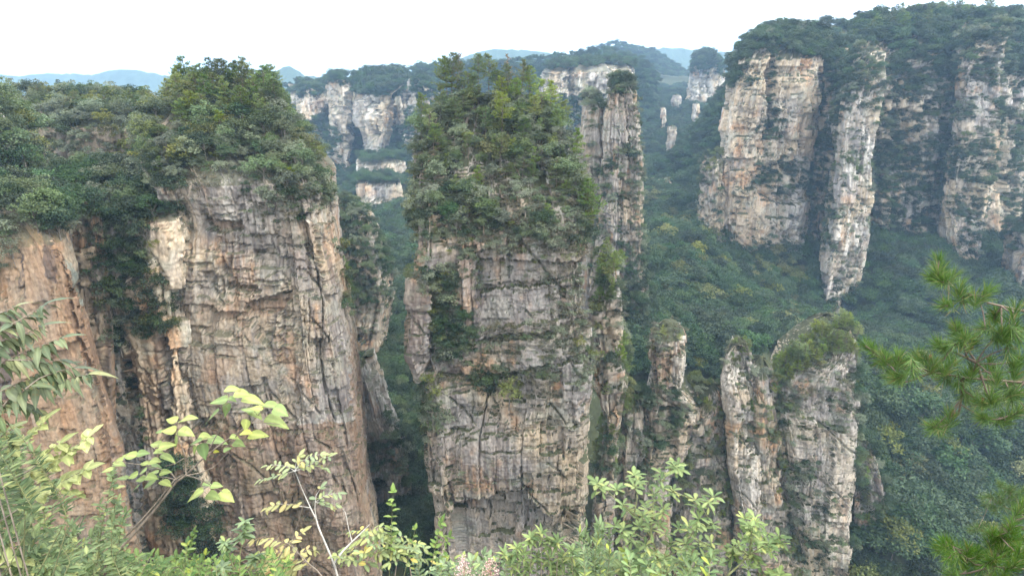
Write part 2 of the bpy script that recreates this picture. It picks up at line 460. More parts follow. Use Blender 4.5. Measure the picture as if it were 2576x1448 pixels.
def mid(rows, k):   # helper used nowhere but when tuning
    return rows[k]

ZB = CAM_Z - 185.0
P_BOX = [(0, 1), (-.85, .95), (-1, .4), (-.98, -.3), (-.88, -.8), (-.5, -1), (0, -.93), (.45, -1), (.86, -.86), (1, -.35), (1, .4), (.85, .95)]

# --- the tawny cliff at the frame's edge: a pale face and, round its arris, a rusty one
rock('edge', [(520, -240, 60, 6), (560, -240, 112, 2), (620, -240, 156), (700, -240, 195), (850, -240, 235), (1000, -240, 285), (1140, -240, 330), (1300, -240, 352), (1448, -240, 400)],
     78, 24, res=.22, seed=11, amp=.45, flute=.12, zb=ZB, crack=.6, moss=.4, streak=.9,
     keep=-.25, poly=[(0, 1), (-1, 1), (-1, -.9), (.2, -1), (.5, -.99), (.80, -.98), (.92, -.93), (.97, -.75), (1, -.45), (1, .9)],
     mix=dict(tan=1.0, orange=.85, pink=.3, dark=.45, white=.1), lum=.78,
     paints=[([(0, 600), (90, 600), (190, 860), (260, 1120), (330, 1400), (0, 1400)], 'orange', .5),
             ([(95, 600), (160, 620), (240, 860), (270, 1000), (200, 900), (150, 760)], 'orange', .9),
             ([(100, 600), (165, 640), (250, 870), (300, 1010), (340, 1160), (300, 1150), (235, 980), (150, 760)], 'brown', .75), ([(150, 760), (235, 850), (255, 900), (190, 850)], 'brown', .9), ([(100, 560), (130, 600), (140, 720), (110, 690)], 'dark', .8),
             ([(45, 620), (58, 640), (72, 750), (62, 750)], 'dark', .9), ([(0, 780), (28, 780), (45, 900), (20, 1000), (0, 1000)], 'dark', .8),
             ([(160, 640), (200, 690), (235, 800), (215, 780)], 'lichen', .9), ([(260, 1000), (300, 1130), (330, 1400), (290, 1400), (240, 1100)], 'orange', .5)],
     feats=[([(90, 560), (140, 600), (190, 850), (260, 1120), (300, 1448), (330, 1448), (260, 1000), (150, 620)], -.8)],
     label='tawny orange cliff face with a rusty arris behind the drooping long-leaved branch', cat='cliff', obname='cliff')

rock('edgehill', [(236, -420, 0, 10), (290, -420, 48, 5), (360, -420, 84, 2), (450, -420, 110), (560, -420, 150), (800, -420, 200)],
     104, 26, res=.4, seed=17, amp=.8, keep=-.1, zb=ZB, mix=dict(tan=.5, orange=.4, dark=.5), moss=1.0, label='steep wooded slope rising above the tawny cliff', cat='rock ridge', obname='rock_ridge')

# --- the brown recess between that cliff and the broad pillar
rock('recess', [(470, 90, 520, 10), (560, 120, 520), (800, 150, 520), (900, 200, 520), (1150, 270, 560), (1448, 330, 640)],
     102, 30, res=.3, seed=23, amp=.8, zb=ZB, flute=.2, mix=dict(tan=1.0, orange=.75, pink=.3, dark=.3, white=.15), lum=1.6,
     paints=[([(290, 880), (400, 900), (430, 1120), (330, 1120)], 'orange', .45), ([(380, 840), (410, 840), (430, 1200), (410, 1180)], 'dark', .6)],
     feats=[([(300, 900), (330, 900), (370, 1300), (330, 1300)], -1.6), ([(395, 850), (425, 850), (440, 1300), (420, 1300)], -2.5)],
     label='brown recessed cliff wall hung with dark shrubs beside the broad pillar', cat='cliff', obname='cliff')

# --- the shrubby plateau block behind
rock('plateau', [(272, -200, 400, 14), (296, -200, 440, 6), (322, -200, 450), (450, -200, 470), (600, -200, 470), (900, -100, 470)],
     150, 60, res=.45, seed=31, amp=1.0, zb=ZB, mix=dict(tan=.5, orange=.3, pink=.5, dark=.4, white=.1),
     label='brown block of cliff thick with scrub behind the broad pillar', cat='cliff', obname='cliff', moss=.9)

# --- the broad pillar
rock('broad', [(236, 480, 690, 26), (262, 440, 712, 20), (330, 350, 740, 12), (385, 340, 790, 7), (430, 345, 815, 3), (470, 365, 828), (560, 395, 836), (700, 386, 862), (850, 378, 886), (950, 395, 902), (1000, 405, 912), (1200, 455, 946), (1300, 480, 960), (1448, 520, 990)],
     104, 40, res=.2, seed=47, flank=1.0, poly=[(0, 1), (-.9, .95), (-1, .3), (-1, -.7), (-.92, -.97), (-.3, -1), (.15, -.95), (.5, -.99), (.78, -.86), (.9, -.6), (.96, -.1), (1, .4), (.9, .95)],
     zb=ZB, amp=.85, flute=.14, crack=1.15, bed=.6, mix=dict(tan=.62, orange=.10, pink=.3, dark=.5, white=.3),
     feats=[([(610, 770), (722, 740), (722, 770), (690, 800), (680, 880), (640, 850)], -2.2), ([(560, 722), (640, 725), (650, 745), (560, 738)], -1.2),
            ([(400, 840), (440, 840), (450, 960), (420, 960)], -1.2), ([(455, 1050), (540, 1050), (540, 1075), (455, 1080)], -1.3),
            ([(700, 600), (740, 600), (760, 900), (740, 1300), (700, 900)], -.9), ([(810, 560), (830, 560), (850, 740), (820, 740)], .9),
            ([(505, 560), (600, 560), (605, 585), (510, 590)], -1.0),
            ([(380, 690), (460, 700), (450, 830), (390, 820)], -1.0), ([(560, 1110), (760, 1080), (800, 1260), (620, 1290)], .8)],
     paints=[([(505, 562), (600, 560), (605, 585), (510, 590)], 'orange', .8), ([(640, 770), (722, 745), (722, 770), (660, 810)], 'orange', .55),
             ([(490, 760), (570, 770), (570, 815), (490, 815)], 'orange', .5), ([(520, 890), (600, 890), (560, 960), (500, 960)], 'orange', .5),
             ([(440, 440), (700, 430), (800, 470), (800, 545), (620, 560), (600, 640), (540, 640), (440, 520)], 'grey', .55),
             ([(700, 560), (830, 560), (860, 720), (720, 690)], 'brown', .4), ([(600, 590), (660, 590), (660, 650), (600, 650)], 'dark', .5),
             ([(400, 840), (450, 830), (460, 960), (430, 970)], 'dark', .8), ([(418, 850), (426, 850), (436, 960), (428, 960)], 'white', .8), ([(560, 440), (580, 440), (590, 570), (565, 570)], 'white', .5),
             ([(420, 1080), (900, 1060), (940, 1300), (960, 1448), (440, 1448)], 'brown', .75), ([(400, 700), (700, 640), (860, 700), (900, 1000), (420, 1000)], 'grey', .3), ([(820, 560), (840, 560), (858, 660), (830, 660)], 'orange', .6),  # the brown over the foot paints in the shading low down
             ([(560, 940), (700, 960), (690, 1040), (560, 1030)], 'grey', .6), ([(870, 820), (905, 900), (940, 1200), (915, 1250), (885, 1000)], 'brown', .7), ([(700, 1230), (780, 1230), (790, 1400), (720, 1400)], 'moss', .35), ([(640, 1150), (720, 1170), (690, 1240), (600, 1230)], 'moss', .4)],
     label='broad tan and grey sandstone pillar cracked into blocks with a wooded crown', cat='rock pillar')

# --- the central pillar
rock('central', [(262, 1120, 1350, 24), (300, 1080, 1390, 20), (350, 1050, 1430, 15), (430, 1022, 1462, 9), (520, 1014, 1482, 4), (600, 1012, 1494, 1), (640, 1010, 1494), (700, 1004, 1496), (830, 1004, 1504), (900, 1010, 1507), (960, 1030, 1507), (1100, 1040, 1506), (1200, 1046, 1504), (1260, 1052, 1502), (1310, 1062, 1498), (1448, 1082, 1490)],
     112, 36, res=.2, seed=59, poly=[(0, 1), (-.9, .95), (-1, .3), (-.97, -.5), (-.9, -.9), (-.72, -.97), (-.6, -.9), (-.2, -.96), (.3, -1), (.8, -.97), (.95, -.78), (1, -.2), (.97, .4), (.85, .95)],
     zb=ZB, amp=.8, flute=.30, crack=1.1, bed=.6, dip=-.06, mix=dict(tan=.34, orange=.1, pink=.35, dark=.5, white=.3), moss=.7,
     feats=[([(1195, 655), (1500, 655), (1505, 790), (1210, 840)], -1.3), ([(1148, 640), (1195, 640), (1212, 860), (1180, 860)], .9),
            ([(1004, 690), (1078, 700), (1082, 860), (1056, 965), (1030, 965), (1008, 840)], 1.6), ([(1082, 690), (1100, 690), (1096, 900), (1066, 975), (1058, 965), (1080, 860)], -1.2),
            ([(1150, 1262), (1210, 1250), (1260, 1238), (1320, 1238), (1372, 1300), (1405, 1300), (1470, 1270), (1460, 1400), (1440, 1500), (1110, 1500), (1110, 1330)], -3.2),
            ([(1065, 1240), (1130, 1250), (1130, 1290), (1080, 1300)], -1.2), ([(1200, 730), (1500, 690), (1500, 702), (1200, 745)], -.9), ([(1200, 860), (1380, 830), (1505, 795), (1505, 812), (1380, 845), (1200, 872)], -1.1),
            ([(1150, 608), (1215, 600), (1222, 632), (1170, 640)], 1.4), ([(1168, 615), (1205, 622), (1195, 635), (1165, 632)], -2.0), ([(1306, 535), (1322, 535), (1320, 546), (1306, 546)], -1.6),
            ([(1270, 500), (1360, 495), (1360, 580), (1275, 580)], .7), ([(1100, 940), (1250, 950), (1400, 905), (1500, 880), (1500, 892), (1400, 920), (1250, 966), (1100, 955)], -1.0)],
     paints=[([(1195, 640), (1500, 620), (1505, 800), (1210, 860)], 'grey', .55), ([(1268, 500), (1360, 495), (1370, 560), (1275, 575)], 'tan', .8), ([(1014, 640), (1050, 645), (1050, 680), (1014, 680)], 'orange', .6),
             ([(1155, 615), (1205, 622), (1195, 640), (1160, 636)], 'orange', .8), ([(1150, 650), (1190, 650), (1200, 780), (1180, 780)], 'orange', .3), ([(1005, 700), (1078, 710), (1070, 900), (1035, 960)], 'brown', .35),
             ([(1200, 780), (1215, 780), (1205, 680), (1190, 680)], 'dark', .7), ([(1482, 640), (1500, 640), (1508, 900), (1490, 900)], 'white', .55), ([(1475, 1000), (1510, 1000), (1500, 1200), (1440, 1300), (1430, 1230)], 'pink', .6),  # white strip: sunlight on the right edge, put into the colour
             ([(1300, 1190), (1500, 1130), (1490, 1300), (1380, 1310)], 'tan', .5), ([(1200, 1250), (1330, 1240), (1330, 1420), (1190, 1420)], 'grey', .7), ([(1080, 640), (1150, 640), (1150, 690), (1080, 690)], 'dark', .4),
             ([(1060, 1090), (1280, 1060), (1280, 1240), (1070, 1240)], 'brown', .2)],
     label='tall grey sandstone pillar standing alone in the middle with a dome of pines', cat='rock pillar')

# --- wooded buttress tucked behind it
rock('buttress', [(645, 1505, 1545, 6), (690, 1490, 1562, 2), (780, 1480, 1576), (900, 1478, 1580), (1000, 1478, 1592), (1090, 1500, 1580), (1200, 1490, 1560), (1448, 1480, 1560)],
     142, 22, res=.35, seed=67, zb=ZB, amp=1.0, mix=dict(tan=.4, orange=.15, dark=.6), moss=.9,
     label='narrow wooded rock buttress pressed against the tall middle pillar', cat='rock pillar')

# --- ridges in the gap between the broad and the tall pillar
rock('gapridge', [(505, 770, 880, 18), (540, 740, 930, 10), (600, 700, 955, 4), (690, 700, 985), (760, 700, 1008), (915, 700, 985), (1000, 700, 1000), (1448, 700, 1010)],
     215, 40, res=.5, seed=71, zb=ZB, amp=1.2, mix=dict(tan=.6, grey=.5, pink=.5, dark=.3, white=.4), moss=.8, label='wooded rock ridge with a pale cut base in the gap between the two big pillars', cat='rock ridge', obname='rock_ridge')
rock('gaprock', [(930, 880, 918, 2), (985, 880, 938), (1060, 890, 962), (1150, 900, 1010), (1200, 900, 1030), (1448, 900, 1050)],
     140, 18, res=.35, seed=73, zb=ZB, amp=.7, mix=dict(tan=.3, white=.9, dark=.25), moss=.5, label='low whitish rock rib at the foot of the broad pillar', cat='rock ridge', obname='rock_ridge')

# --- the row of lower pillars
rock('stump', [(838, 1648, 1716, 4), (858, 1634, 1728, 1), (900, 1630, 1734), (962, 1634, 1734), (985, 1632, 1730), (1015, 1612, 1762), (1050, 1600, 1782), (1085, 1602, 1780), (1120, 1608, 1760), (1160, 1612, 1734), (1230, 1605, 1700), (1448, 1580, 1700)],
     152, 16, res=.25, seed=83, zb=ZB, amp=.85, lum=1.12, mix=dict(tan=.35, grey=.6, dark=.45, white=.5, orange=.08), moss=.8,
     feats=[([(1640, 870), (1690, 870), (1690, 960), (1640, 960)], -.8), ([(1640, 1180), (1700, 1150), (1700, 1260), (1640, 1280)], -1.0)],
     paints=[([(1640, 880), (1690, 880), (1690, 960), (1640, 960)], 'brown', .6), ([(1695, 900), (1732, 880), (1730, 990), (1700, 990)], 'white', .6), ([(1650, 1110), (1750, 1060), (1740, 1110), (1660, 1180)], 'tan', .6)],  # white right edge and brown left side paint in light from the right
     label='stubby block-topped rock pillar with a single yellow-green pine on it', cat='rock pillar')
rock('slim', [(872, 1838, 1888, 3), (895, 1822, 1906, 1), (960, 1814, 1918), (1010, 1822, 1926), (1060, 1836, 1922), (1100, 1834, 1930), (1200, 1840, 1926), (1300, 1848, 1930), (1448, 1850, 1960)],
     150, 12, res=.25, seed=89, zb=ZB, amp=.85, lum=1.2, mix=dict(tan=.4, grey=.5, dark=.3, white=.6, pink=.5), moss=.8,
     paints=[([(1850, 1130), (1905, 1130), (1900, 1300), (1865, 1300)], 'white', .6)],
     label='slimmest of the low pillars, pale and split by a vertical crack', cat='rock pillar')
rock('crest', [(826, 2092, 2146, 7), (850, 2066, 2164, 4), (885, 2020, 2174, 2), (930, 1968, 2180), (975, 1930, 2184), (1050, 1926, 2186), (1100, 1940, 2184), (1150, 1948, 2180), (1250, 1955, 2174), (1350, 1972, 2166), (1448, 1990, 2164)],
     150, 24, res=.25, seed=97, zb=ZB, amp=.85, lum=1.22, mix=dict(tan=.45, grey=.5, dark=.35, white=.5, pink=.5), moss=.8,
     feats=[([(2060, 1080), (2100, 1080), (2080, 1300), (2040, 1300)], -1.2), ([(1960, 1180), (2020, 1180), (2020, 1400), (1980, 1400)], -1.4)],
     paints=[([(2080, 1100), (2160, 1050), (2150, 1400), (2060, 1400)], 'white', .45), ([(2000, 1050), (2070, 1080), (2040, 1200), (1990, 1150)], 'pink', .5)],
     label='pale low pillar whose slanting crest carries a row of yellow-green pines', cat='rock pillar')
rock('saddle', [(985, 1752, 1832, 4), (1040, 1738, 1850, 1), (1110, 1700, 1858), (1200, 1680, 1862), (1448, 1640, 1880)],
     153, 16, res=.35, seed=101, zb=ZB, amp=.9, mix=dict(tan=.4, dark=.5), moss=1.0, label='overgrown rock saddle between the stubby pillar and the slimmest one', cat='rock ridge', obname='rock_ridge')
rock('saddleb', [(925, 1898, 1946, 4), (960, 1886, 1966, 1), (1040, 1880, 1984), (1200, 1884, 2000), (1448, 1880, 2040)],
     150, 14, res=.35, seed=102, zb=ZB, amp=.9, mix=dict(tan=.4, dark=.5), moss=1.0, label='overgrown rock saddle joining the slimmest pillar to the crested one', cat='rock ridge', obname='rock_ridge')
rock('saddlec', [(1000, 1572, 1618, 4), (1040, 1562, 1632, 1), (1200, 1545, 1640), (1448, 1535, 1640)],
     152, 14, res=.35, seed=104, zb=ZB, amp=.9, mix=dict(tan=.4, dark=.5), moss=1.0, label='overgrown rock step between the wooded buttress and the stubby pillar', cat='rock ridge', obname='rock_ridge')

rock('skirt', [(1120, 2160, 2196, 5), (1200, 2150, 2222, 2), (1300, 2140, 2246), (1448, 2130, 2262)],
     158, 14, res=.4, seed=106, zb=ZB, amp=.9, mix=dict(tan=.4, dark=.5), moss=1.0, label='bushy rock step at the valley foot of the crested pillar', cat='rock ridge', obname='rock_ridge')

# --- the slender tower beyond the tall pillar
rock('tower', [(212, 1546, 1592, 5), (235, 1532, 1606, 1), (300, 1522, 1616), (400, 1516, 1628), (500, 1508, 1626), (600, 1500, 1634), (700, 1492, 1642), (820, 1485, 1650)],
     235, 26, res=.4, seed=103, zb=ZB, amp=1.0, flute=.16, bed=1.1, lum=.88, mix=dict(tan=.35, grey=.6, dark=.35, white=.6, pink=.4), moss=.7, dip=.08,
     paints=[([(1525, 230), (1610, 230), (1605, 300), (1525, 310)], 'brown', .3), ([(1590, 280), (1618, 280), (1615, 400), (1590, 400)], 'white', .4)],
     feats=[([(1585, 270), (1600, 270), (1600, 460), (1580, 460)], -1.5)],
     label='slender grey tower of rock with a bushy tip behind the tall middle pillar', cat='rock pillar')
rock('shoulder', [(252, 1470, 1512, 3), (275, 1462, 1526), (400, 1460, 1530), (600, 1470, 1530)],
     246, 18, res=.5, seed=107, zb=ZB, amp=.8, lum=.85, mix=dict(grey=.6, white=.5, dark=.3), label='square-shouldered lower rock leaning on the slender tower', cat='rock pillar')

# --- the great massif on the far side of the valley
rock('massif', [(82, 1925, 2095, 22), (110, 1885, 2125, 10), (150, 1868, 2125, 3), (205, 1858, 2120), (330, 1835, 2108), (450, 1814, 2100), (560, 1808, 2090), (610, 1810, 2080), (650, 1845, 2070), (690, 1890, 2062), (800, 1890, 2062)],
     345, 60, res=.55, seed=109, zb=ZB, amp=1.25, flute=.25, scale=1.5, crack=1.2, block=.35, lum=1.28, mix=dict(tan=.95, orange=.16, pink=.5, dark=.35, white=.35), moss=.6,
     poly=[(0, 1), (-.9, .95), (-1, .2), (-.95, -.7), (-.6, -.98), (-.2, -.94), (.1, -1), (.45, -.92), (.75, -.72), (.95, -.4), (1, .3), (.9, .95)],
     feats=[([(1936, 110), (1956, 110), (1950, 250), (1945, 345), (1930, 345), (1938, 230)], -6), ([(2085, 300), (2120, 300), (2100, 600), (2070, 600)], -4), ([(1900, 420), (2060, 400), (2070, 500), (1960, 520), (1890, 470)], -3.0)],
     paints=[([(2000, 260), (2100, 260), (2090, 420), (2020, 400)], 'brown', .5), ([(1790, 440), (1850, 440), (1840, 620), (1800, 600)], 'orange', .25), ([(1850, 520), (1890, 520), (1890, 640), (1850, 640)], 'brown', .35),
             ([(2050, 180), (2110, 180), (2100, 420), (2060, 420)], 'grey', .6)],
     label='huge pale tan cliff massif with a thick forest cap across the valley', cat='cliff', obname='cliff')
rock('massiffoot', [(400, 1788, 1840, 4), (435, 1776, 1846), (520, 1764, 1852), (580, 1760, 1852), (700, 1750, 1852)],
     348, 34, res=.7, seed=113, zb=ZB, amp=1.2, scale=1.3, mix=dict(tan=.7, pink=.5, dark=.4), moss=.9, label='low shrub-tufted shoulder at the massif edge nearest the slender tower', cat='rock pillar')
rock('spur', [(130, 2150, 2225, 14), (200, 2130, 2232, 5), (280, 2118, 2230), (350, 2110, 2226), (450, 2100, 2218), (550, 2094, 2206), (650, 2078, 2196), (720, 2064, 2186), (780, 2056, 2180), (900, 2050, 2180)],
     318, 40, res=.5, seed=127, zb=ZB, amp=1.1, scale=1.3, lum=1.25, dip=.05, mix=dict(tan=.45, white=.75, grey=.4, dark=.25, orange=.06), moss=.8,
     label='narrow whitish rib of rock running down in front of the massif', cat='rock pillar')
rock('gully', [(120, 2070, 2160, 14), (200, 2060, 2160, 4), (400, 2050, 2140), (560, 2040, 2120), (700, 2030, 2100), (800, 2030, 2100)],
     352, 40, res=.7, seed=129, zb=ZB, amp=1.4, scale=1.4, mix=dict(tan=.5, pink=.4, dark=.6, white=.15), moss=.9, label='dark wooded gully wall joining the massif to the whitish rib', cat='cliff', obname='cliff')
rock('wall', [(52, 2150, 2640, 40), (100, 2140, 2640, 22), (180, 2130, 2640, 8), (300, 2120, 2640), (480, 2110, 2640), (620, 2110, 2640), (720, 2110, 2640)],
     352, 80, res=.75, seed=131, zb=ZB, amp=1.8, scale=1.6, mix=dict(tan=.6, pink=.5, dark=.4, white=.25), moss=.8, lum=1.35,
     label='dark recessed wall of cliff streaked with forest between rib and tower', cat='cliff', obname='cliff')
rock('righttower', [(66, 2470, 2556, 8), (100, 2432, 2560, 3), (160, 2408, 2560), (230, 2398, 2558), (320, 2390, 2552), (420, 2374, 2545), (520, 2360, 2530), (600, 2376, 2506), (660, 2410, 2488), (760, 2420, 2480)],
     330, 40, res=.5, seed=137, zb=ZB, amp=1.2, scale=1.4, lum=1.2, keep=.15, mix=dict(tan=.65, orange=.1, pink=.5, dark=.35, white=.35), moss=.8,
     paints=[([(2525, 80), (2560, 80), (2550, 300), (2540, 300)], 'white', .5)],
     label='pale stepped cliff tower with tree-filled ledges above the pine branch', cat='rock pillar')
rock('farright', [(560, 2600, 2700, 6), (600, 2570, 2700), (900, 2500, 2700), (1000, 2500, 2700)], 300, 30, res=.7, seed=139, zb=ZB, amp=1.2, mix=dict(tan=.5, dark=.4), label='pale rock face half hidden behind the big pine branch', cat='cliff', obname='cliff')

# --- far cliffs
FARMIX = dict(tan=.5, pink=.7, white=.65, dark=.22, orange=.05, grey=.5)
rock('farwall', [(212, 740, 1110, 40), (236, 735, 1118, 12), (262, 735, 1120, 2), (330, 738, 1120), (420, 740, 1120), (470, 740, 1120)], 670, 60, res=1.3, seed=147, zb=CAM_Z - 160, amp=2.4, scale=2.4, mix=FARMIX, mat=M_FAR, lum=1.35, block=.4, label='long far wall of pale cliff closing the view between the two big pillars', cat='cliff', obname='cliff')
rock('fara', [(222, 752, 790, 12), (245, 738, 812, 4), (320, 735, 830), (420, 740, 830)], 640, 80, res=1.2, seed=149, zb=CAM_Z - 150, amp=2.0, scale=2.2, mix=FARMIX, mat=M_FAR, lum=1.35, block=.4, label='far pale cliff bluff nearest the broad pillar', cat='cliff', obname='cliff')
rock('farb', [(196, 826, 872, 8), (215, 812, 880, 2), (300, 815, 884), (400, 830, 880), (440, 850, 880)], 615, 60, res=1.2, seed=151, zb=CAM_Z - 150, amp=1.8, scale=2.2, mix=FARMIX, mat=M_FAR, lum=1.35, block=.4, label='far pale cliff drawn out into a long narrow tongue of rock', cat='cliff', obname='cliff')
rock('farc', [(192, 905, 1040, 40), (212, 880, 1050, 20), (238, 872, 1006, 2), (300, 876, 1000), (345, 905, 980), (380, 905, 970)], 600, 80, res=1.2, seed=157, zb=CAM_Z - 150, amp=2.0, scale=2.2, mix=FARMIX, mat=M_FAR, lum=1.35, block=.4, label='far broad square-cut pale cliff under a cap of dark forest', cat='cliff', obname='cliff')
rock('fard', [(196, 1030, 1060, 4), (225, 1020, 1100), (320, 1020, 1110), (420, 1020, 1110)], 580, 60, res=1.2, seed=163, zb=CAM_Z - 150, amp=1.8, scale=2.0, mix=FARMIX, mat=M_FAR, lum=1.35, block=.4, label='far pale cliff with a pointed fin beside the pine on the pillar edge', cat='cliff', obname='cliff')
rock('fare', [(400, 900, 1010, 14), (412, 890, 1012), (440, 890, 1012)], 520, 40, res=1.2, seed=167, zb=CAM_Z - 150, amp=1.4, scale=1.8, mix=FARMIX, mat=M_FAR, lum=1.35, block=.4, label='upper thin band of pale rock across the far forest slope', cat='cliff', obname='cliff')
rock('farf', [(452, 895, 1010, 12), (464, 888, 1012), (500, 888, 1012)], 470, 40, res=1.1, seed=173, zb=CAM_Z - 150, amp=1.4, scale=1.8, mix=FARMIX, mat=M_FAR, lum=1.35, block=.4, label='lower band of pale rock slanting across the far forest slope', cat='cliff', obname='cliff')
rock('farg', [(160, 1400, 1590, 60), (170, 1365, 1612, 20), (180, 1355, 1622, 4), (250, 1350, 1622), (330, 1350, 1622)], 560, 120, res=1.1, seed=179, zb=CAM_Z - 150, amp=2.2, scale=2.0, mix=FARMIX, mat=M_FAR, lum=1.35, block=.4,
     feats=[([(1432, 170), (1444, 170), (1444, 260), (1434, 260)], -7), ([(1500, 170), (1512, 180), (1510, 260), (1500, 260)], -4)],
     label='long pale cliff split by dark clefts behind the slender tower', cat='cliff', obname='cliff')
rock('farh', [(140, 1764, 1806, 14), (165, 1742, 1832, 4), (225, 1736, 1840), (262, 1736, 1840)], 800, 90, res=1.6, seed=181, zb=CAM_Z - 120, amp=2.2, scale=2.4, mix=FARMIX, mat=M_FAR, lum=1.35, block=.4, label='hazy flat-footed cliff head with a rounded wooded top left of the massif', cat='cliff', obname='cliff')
FSM = [(262, 312, 1746, 1766, 690, 'pale rock stub just below the hazy cliff head'), (272, 320, 1662, 1680, 700, 'thin pale rock needle in the blue forest slope'), (240, 262, 1700, 1716, 760, 'highest small pale rock in the blue forest slope'),
       (455, 540, 1660, 1700, 470, 'largest small rock outcrop low in the blue forest slope'), (320, 400, 1688, 1702, 560, 'long faint rock rib in the blue forest slope'), (465, 520, 1698, 1712, 480, 'small twin outcrop low in the blue forest slope')]
for i, (y0, y1, x0, x1, d, lab) in enumerate(FSM):
    rock('small%d' % i, [(y0, x0 + 3, x1 - 4, 2), (y0 + 8, x0, x1), (y1, x0 - 3, x1 + 1), (y1 + 40, x0 - 6, x1 + 4)], d, 22, res=1.0, seed=191 + i, zb=None, amp=1.2, scale=1.6, mix=FARMIX, mat=M_FAR, lum=1.35, block=.4, label=lab, cat='rock outcrop', obname='rock_outcrop')
print('rocks', round(time.time() - T0, 1))
# ------------------------------------------------------------------ ground: one sheet from the viewpoint to the horizon
CTRL = [  # (px, py, distance) of ground seen or implied between the rocks
    (1650, 600, 330), (1760, 650, 335), (1860, 690, 335), (1960, 715, 330), (2040, 785, 320), (1700, 720, 290), (1800, 770, 280), (1900, 830, 255), (1990, 815, 300), (2100, 832, 312),
    (1750, 830, 250), (1650, 800, 250), (1610, 900, 215), (1780, 920, 222), (1900, 900, 215), (2200, 852, 285), (2300, 720, 312), (2350, 640, 345), (2290, 560, 375), (2500, 720, 318), (2560, 650, 345),
    (2250, 960, 226), (2400, 960, 236), (2560, 920, 258), (2260, 1150, 190), (2400, 1150, 198), (2560, 1150, 204), (2300, 1350, 160), (2500, 1350, 168), (2260, 1448, 148), (2560, 1448, 152),
    (2290, 460, 384), (1640, 560, 380), (1700, 520, 440), (1640, 480, 500), (1760, 480, 450), (1700, 420, 570), (1800, 380, 560), (1650, 340, 680), (1780, 320, 690), (1700, 270, 820), (1650, 220, 950), (1760, 240, 900), (1640, 175, 1150), (1720, 200, 1200),
    (860, 490, 560), (960, 474, 535), (870, 455, 600), (960, 425, 590), (870, 405, 640), (1000, 385, 610), (850, 560, 430), (960, 595, 400), (980, 640, 330), (800, 360, 660), (940, 528, 465), (1000, 472, 515),
    (980, 930, 205), (950, 990, 190), (1000, 1100, 172), (1010, 1200, 156), (1010, 1330, 132), (1020, 1448, 118),
]
cp = [at(*c) for c in CTRL]
for x, y, z in [(-300, 60, -160), (-150, 60, -170), (0, 60, -165), (150, 60, -175), (300, 60, -170), (-100, 110, -175), (0, 110, -185), (60, 120, -200), (-60, 150, -150), (10, 150, -165), (110, 110, -205), (180, 110, -195), (60, 150, -195), (100, 150, -195), (140, 135, -185), (100, 190, -165), (60, 180, -165),
                (-200, 200, -120), (-300, 150, -90), (-150, 300, -100), (-250, 500, -70), (0, 260, -125), (0, 400, -90), (40, 330, -110), (250, 480, 55), (350, 480, 65), (450, 420, 40), (500, 200, -130), (500, 60, -160), (330, 460, 62), (200, 500, 40),
                (-400, 800, -30), (0, 800, -15), (120, 700, -25), (-150, 760, -10), (-900, 500, -60), (-900, 1500, -40), (0, 1500, 0), (900, 600, 10), (900, 1500, 30), (250, 1000, -40), (0, -60, -20), (-200, -60, -60), (200, -60, -60), (0, 5, -60), (-80, 5, -110), (80, 5, -110), (0, 30, -145),
                (-4000, -200, -80), (4000, -200, -80), (-4000, 2500, -40), (4000, 2500, -40), (-4000, 5200, 0), (4000, 5200, 0), (0, 5200, 0), (0, 2500, 0)]:
    cp.append(np.array([x, y, CAM_Z + z], float))
cp = np.array(cp)
_d = np.hypot(cp[:, None, 0] - cp[None, :, 0], cp[:, None, 1] - cp[None, :, 1])
_w = np.linalg.solve(_d + np.eye(len(cp)) * 1.5, cp[:, 2] - CAM_Z + 100)

def ground_z(x, y):
    sh = x.shape
    x, y = x.ravel(), y.ravel()
    out = np.empty(len(x))
    for i in range(0, len(x), 20000):
        s = slice(i, i + 20000)
        out[s] = np.hypot(x[s, None] - cp[None, :, 0], y[s, None] - cp[None, :, 1]) @ _w
    z = out + CAM_Z - 100
    return z.reshape(sh)

def axis(*parts):
    return np.unique(np.round(np.concatenate([np.arange(a, b, s) for a, b, s in parts]), 3))
gx = axis((-4000, -700, 150), (-700, -250, 22), (-250, 420, 3.2), (420, 900, 22), (900, 4001, 150))
gy = axis((-300, 20, 20), (20, 480, 3.2), (480, 1100, 7), (1100, 1600, 30), (1600, 5201, 150))
GX, GY = np.meshgrid(gx, gy)
GZ = ground_z(GX, GY)
GZ = GZ + (f2(GX / 38, GY / 38, 5, 4) - .5) * 24 + (f2(GX / 9, GY / 9, 6, 3) - .5) * 3.5
# keep the sheet below the eye and out of the view close to the camera
near = np.hypot(GX, GY)
GZ = np.where(near < 60, np.minimum(GZ, CAM_Z - 25 - near * 1.2), GZ)
V = np.stack([GX, GY, GZ], -1)
idx = np.arange(V.shape[0] * V.shape[1]).reshape(V.shape[:2])
F = np.stack([idx[:-1, :-1], idx[:-1, 1:], idx[1:, 1:], idx[1:, :-1]], -1).reshape(-1, 4)
du = np.gradient(V, axis=1); dv = np.gradient(V, axis=0)
Ng = np.cross(du, dv); Ag = np.linalg.norm(Ng, axis=-1); Ng /= np.linalg.norm(Ng, axis=-1, keepdims=True)
soil = np.array([.045, .052, .026]) * (0.7 + .6 * f2(GX / 12, GY / 12, 8, 3))[..., None]
me = mesh_np('ground', V.reshape(-1, 3), F, M_SOIL, soil.reshape(-1, 3), smooth=True)
tag(link('ground', me), 'forested valley floor and slopes between the rock pillars', None, None, 'structure')
HOST['ground'] = dict(V=V.reshape(-1, 3), N=Ng.reshape(-1, 3), A=Ag.ravel())

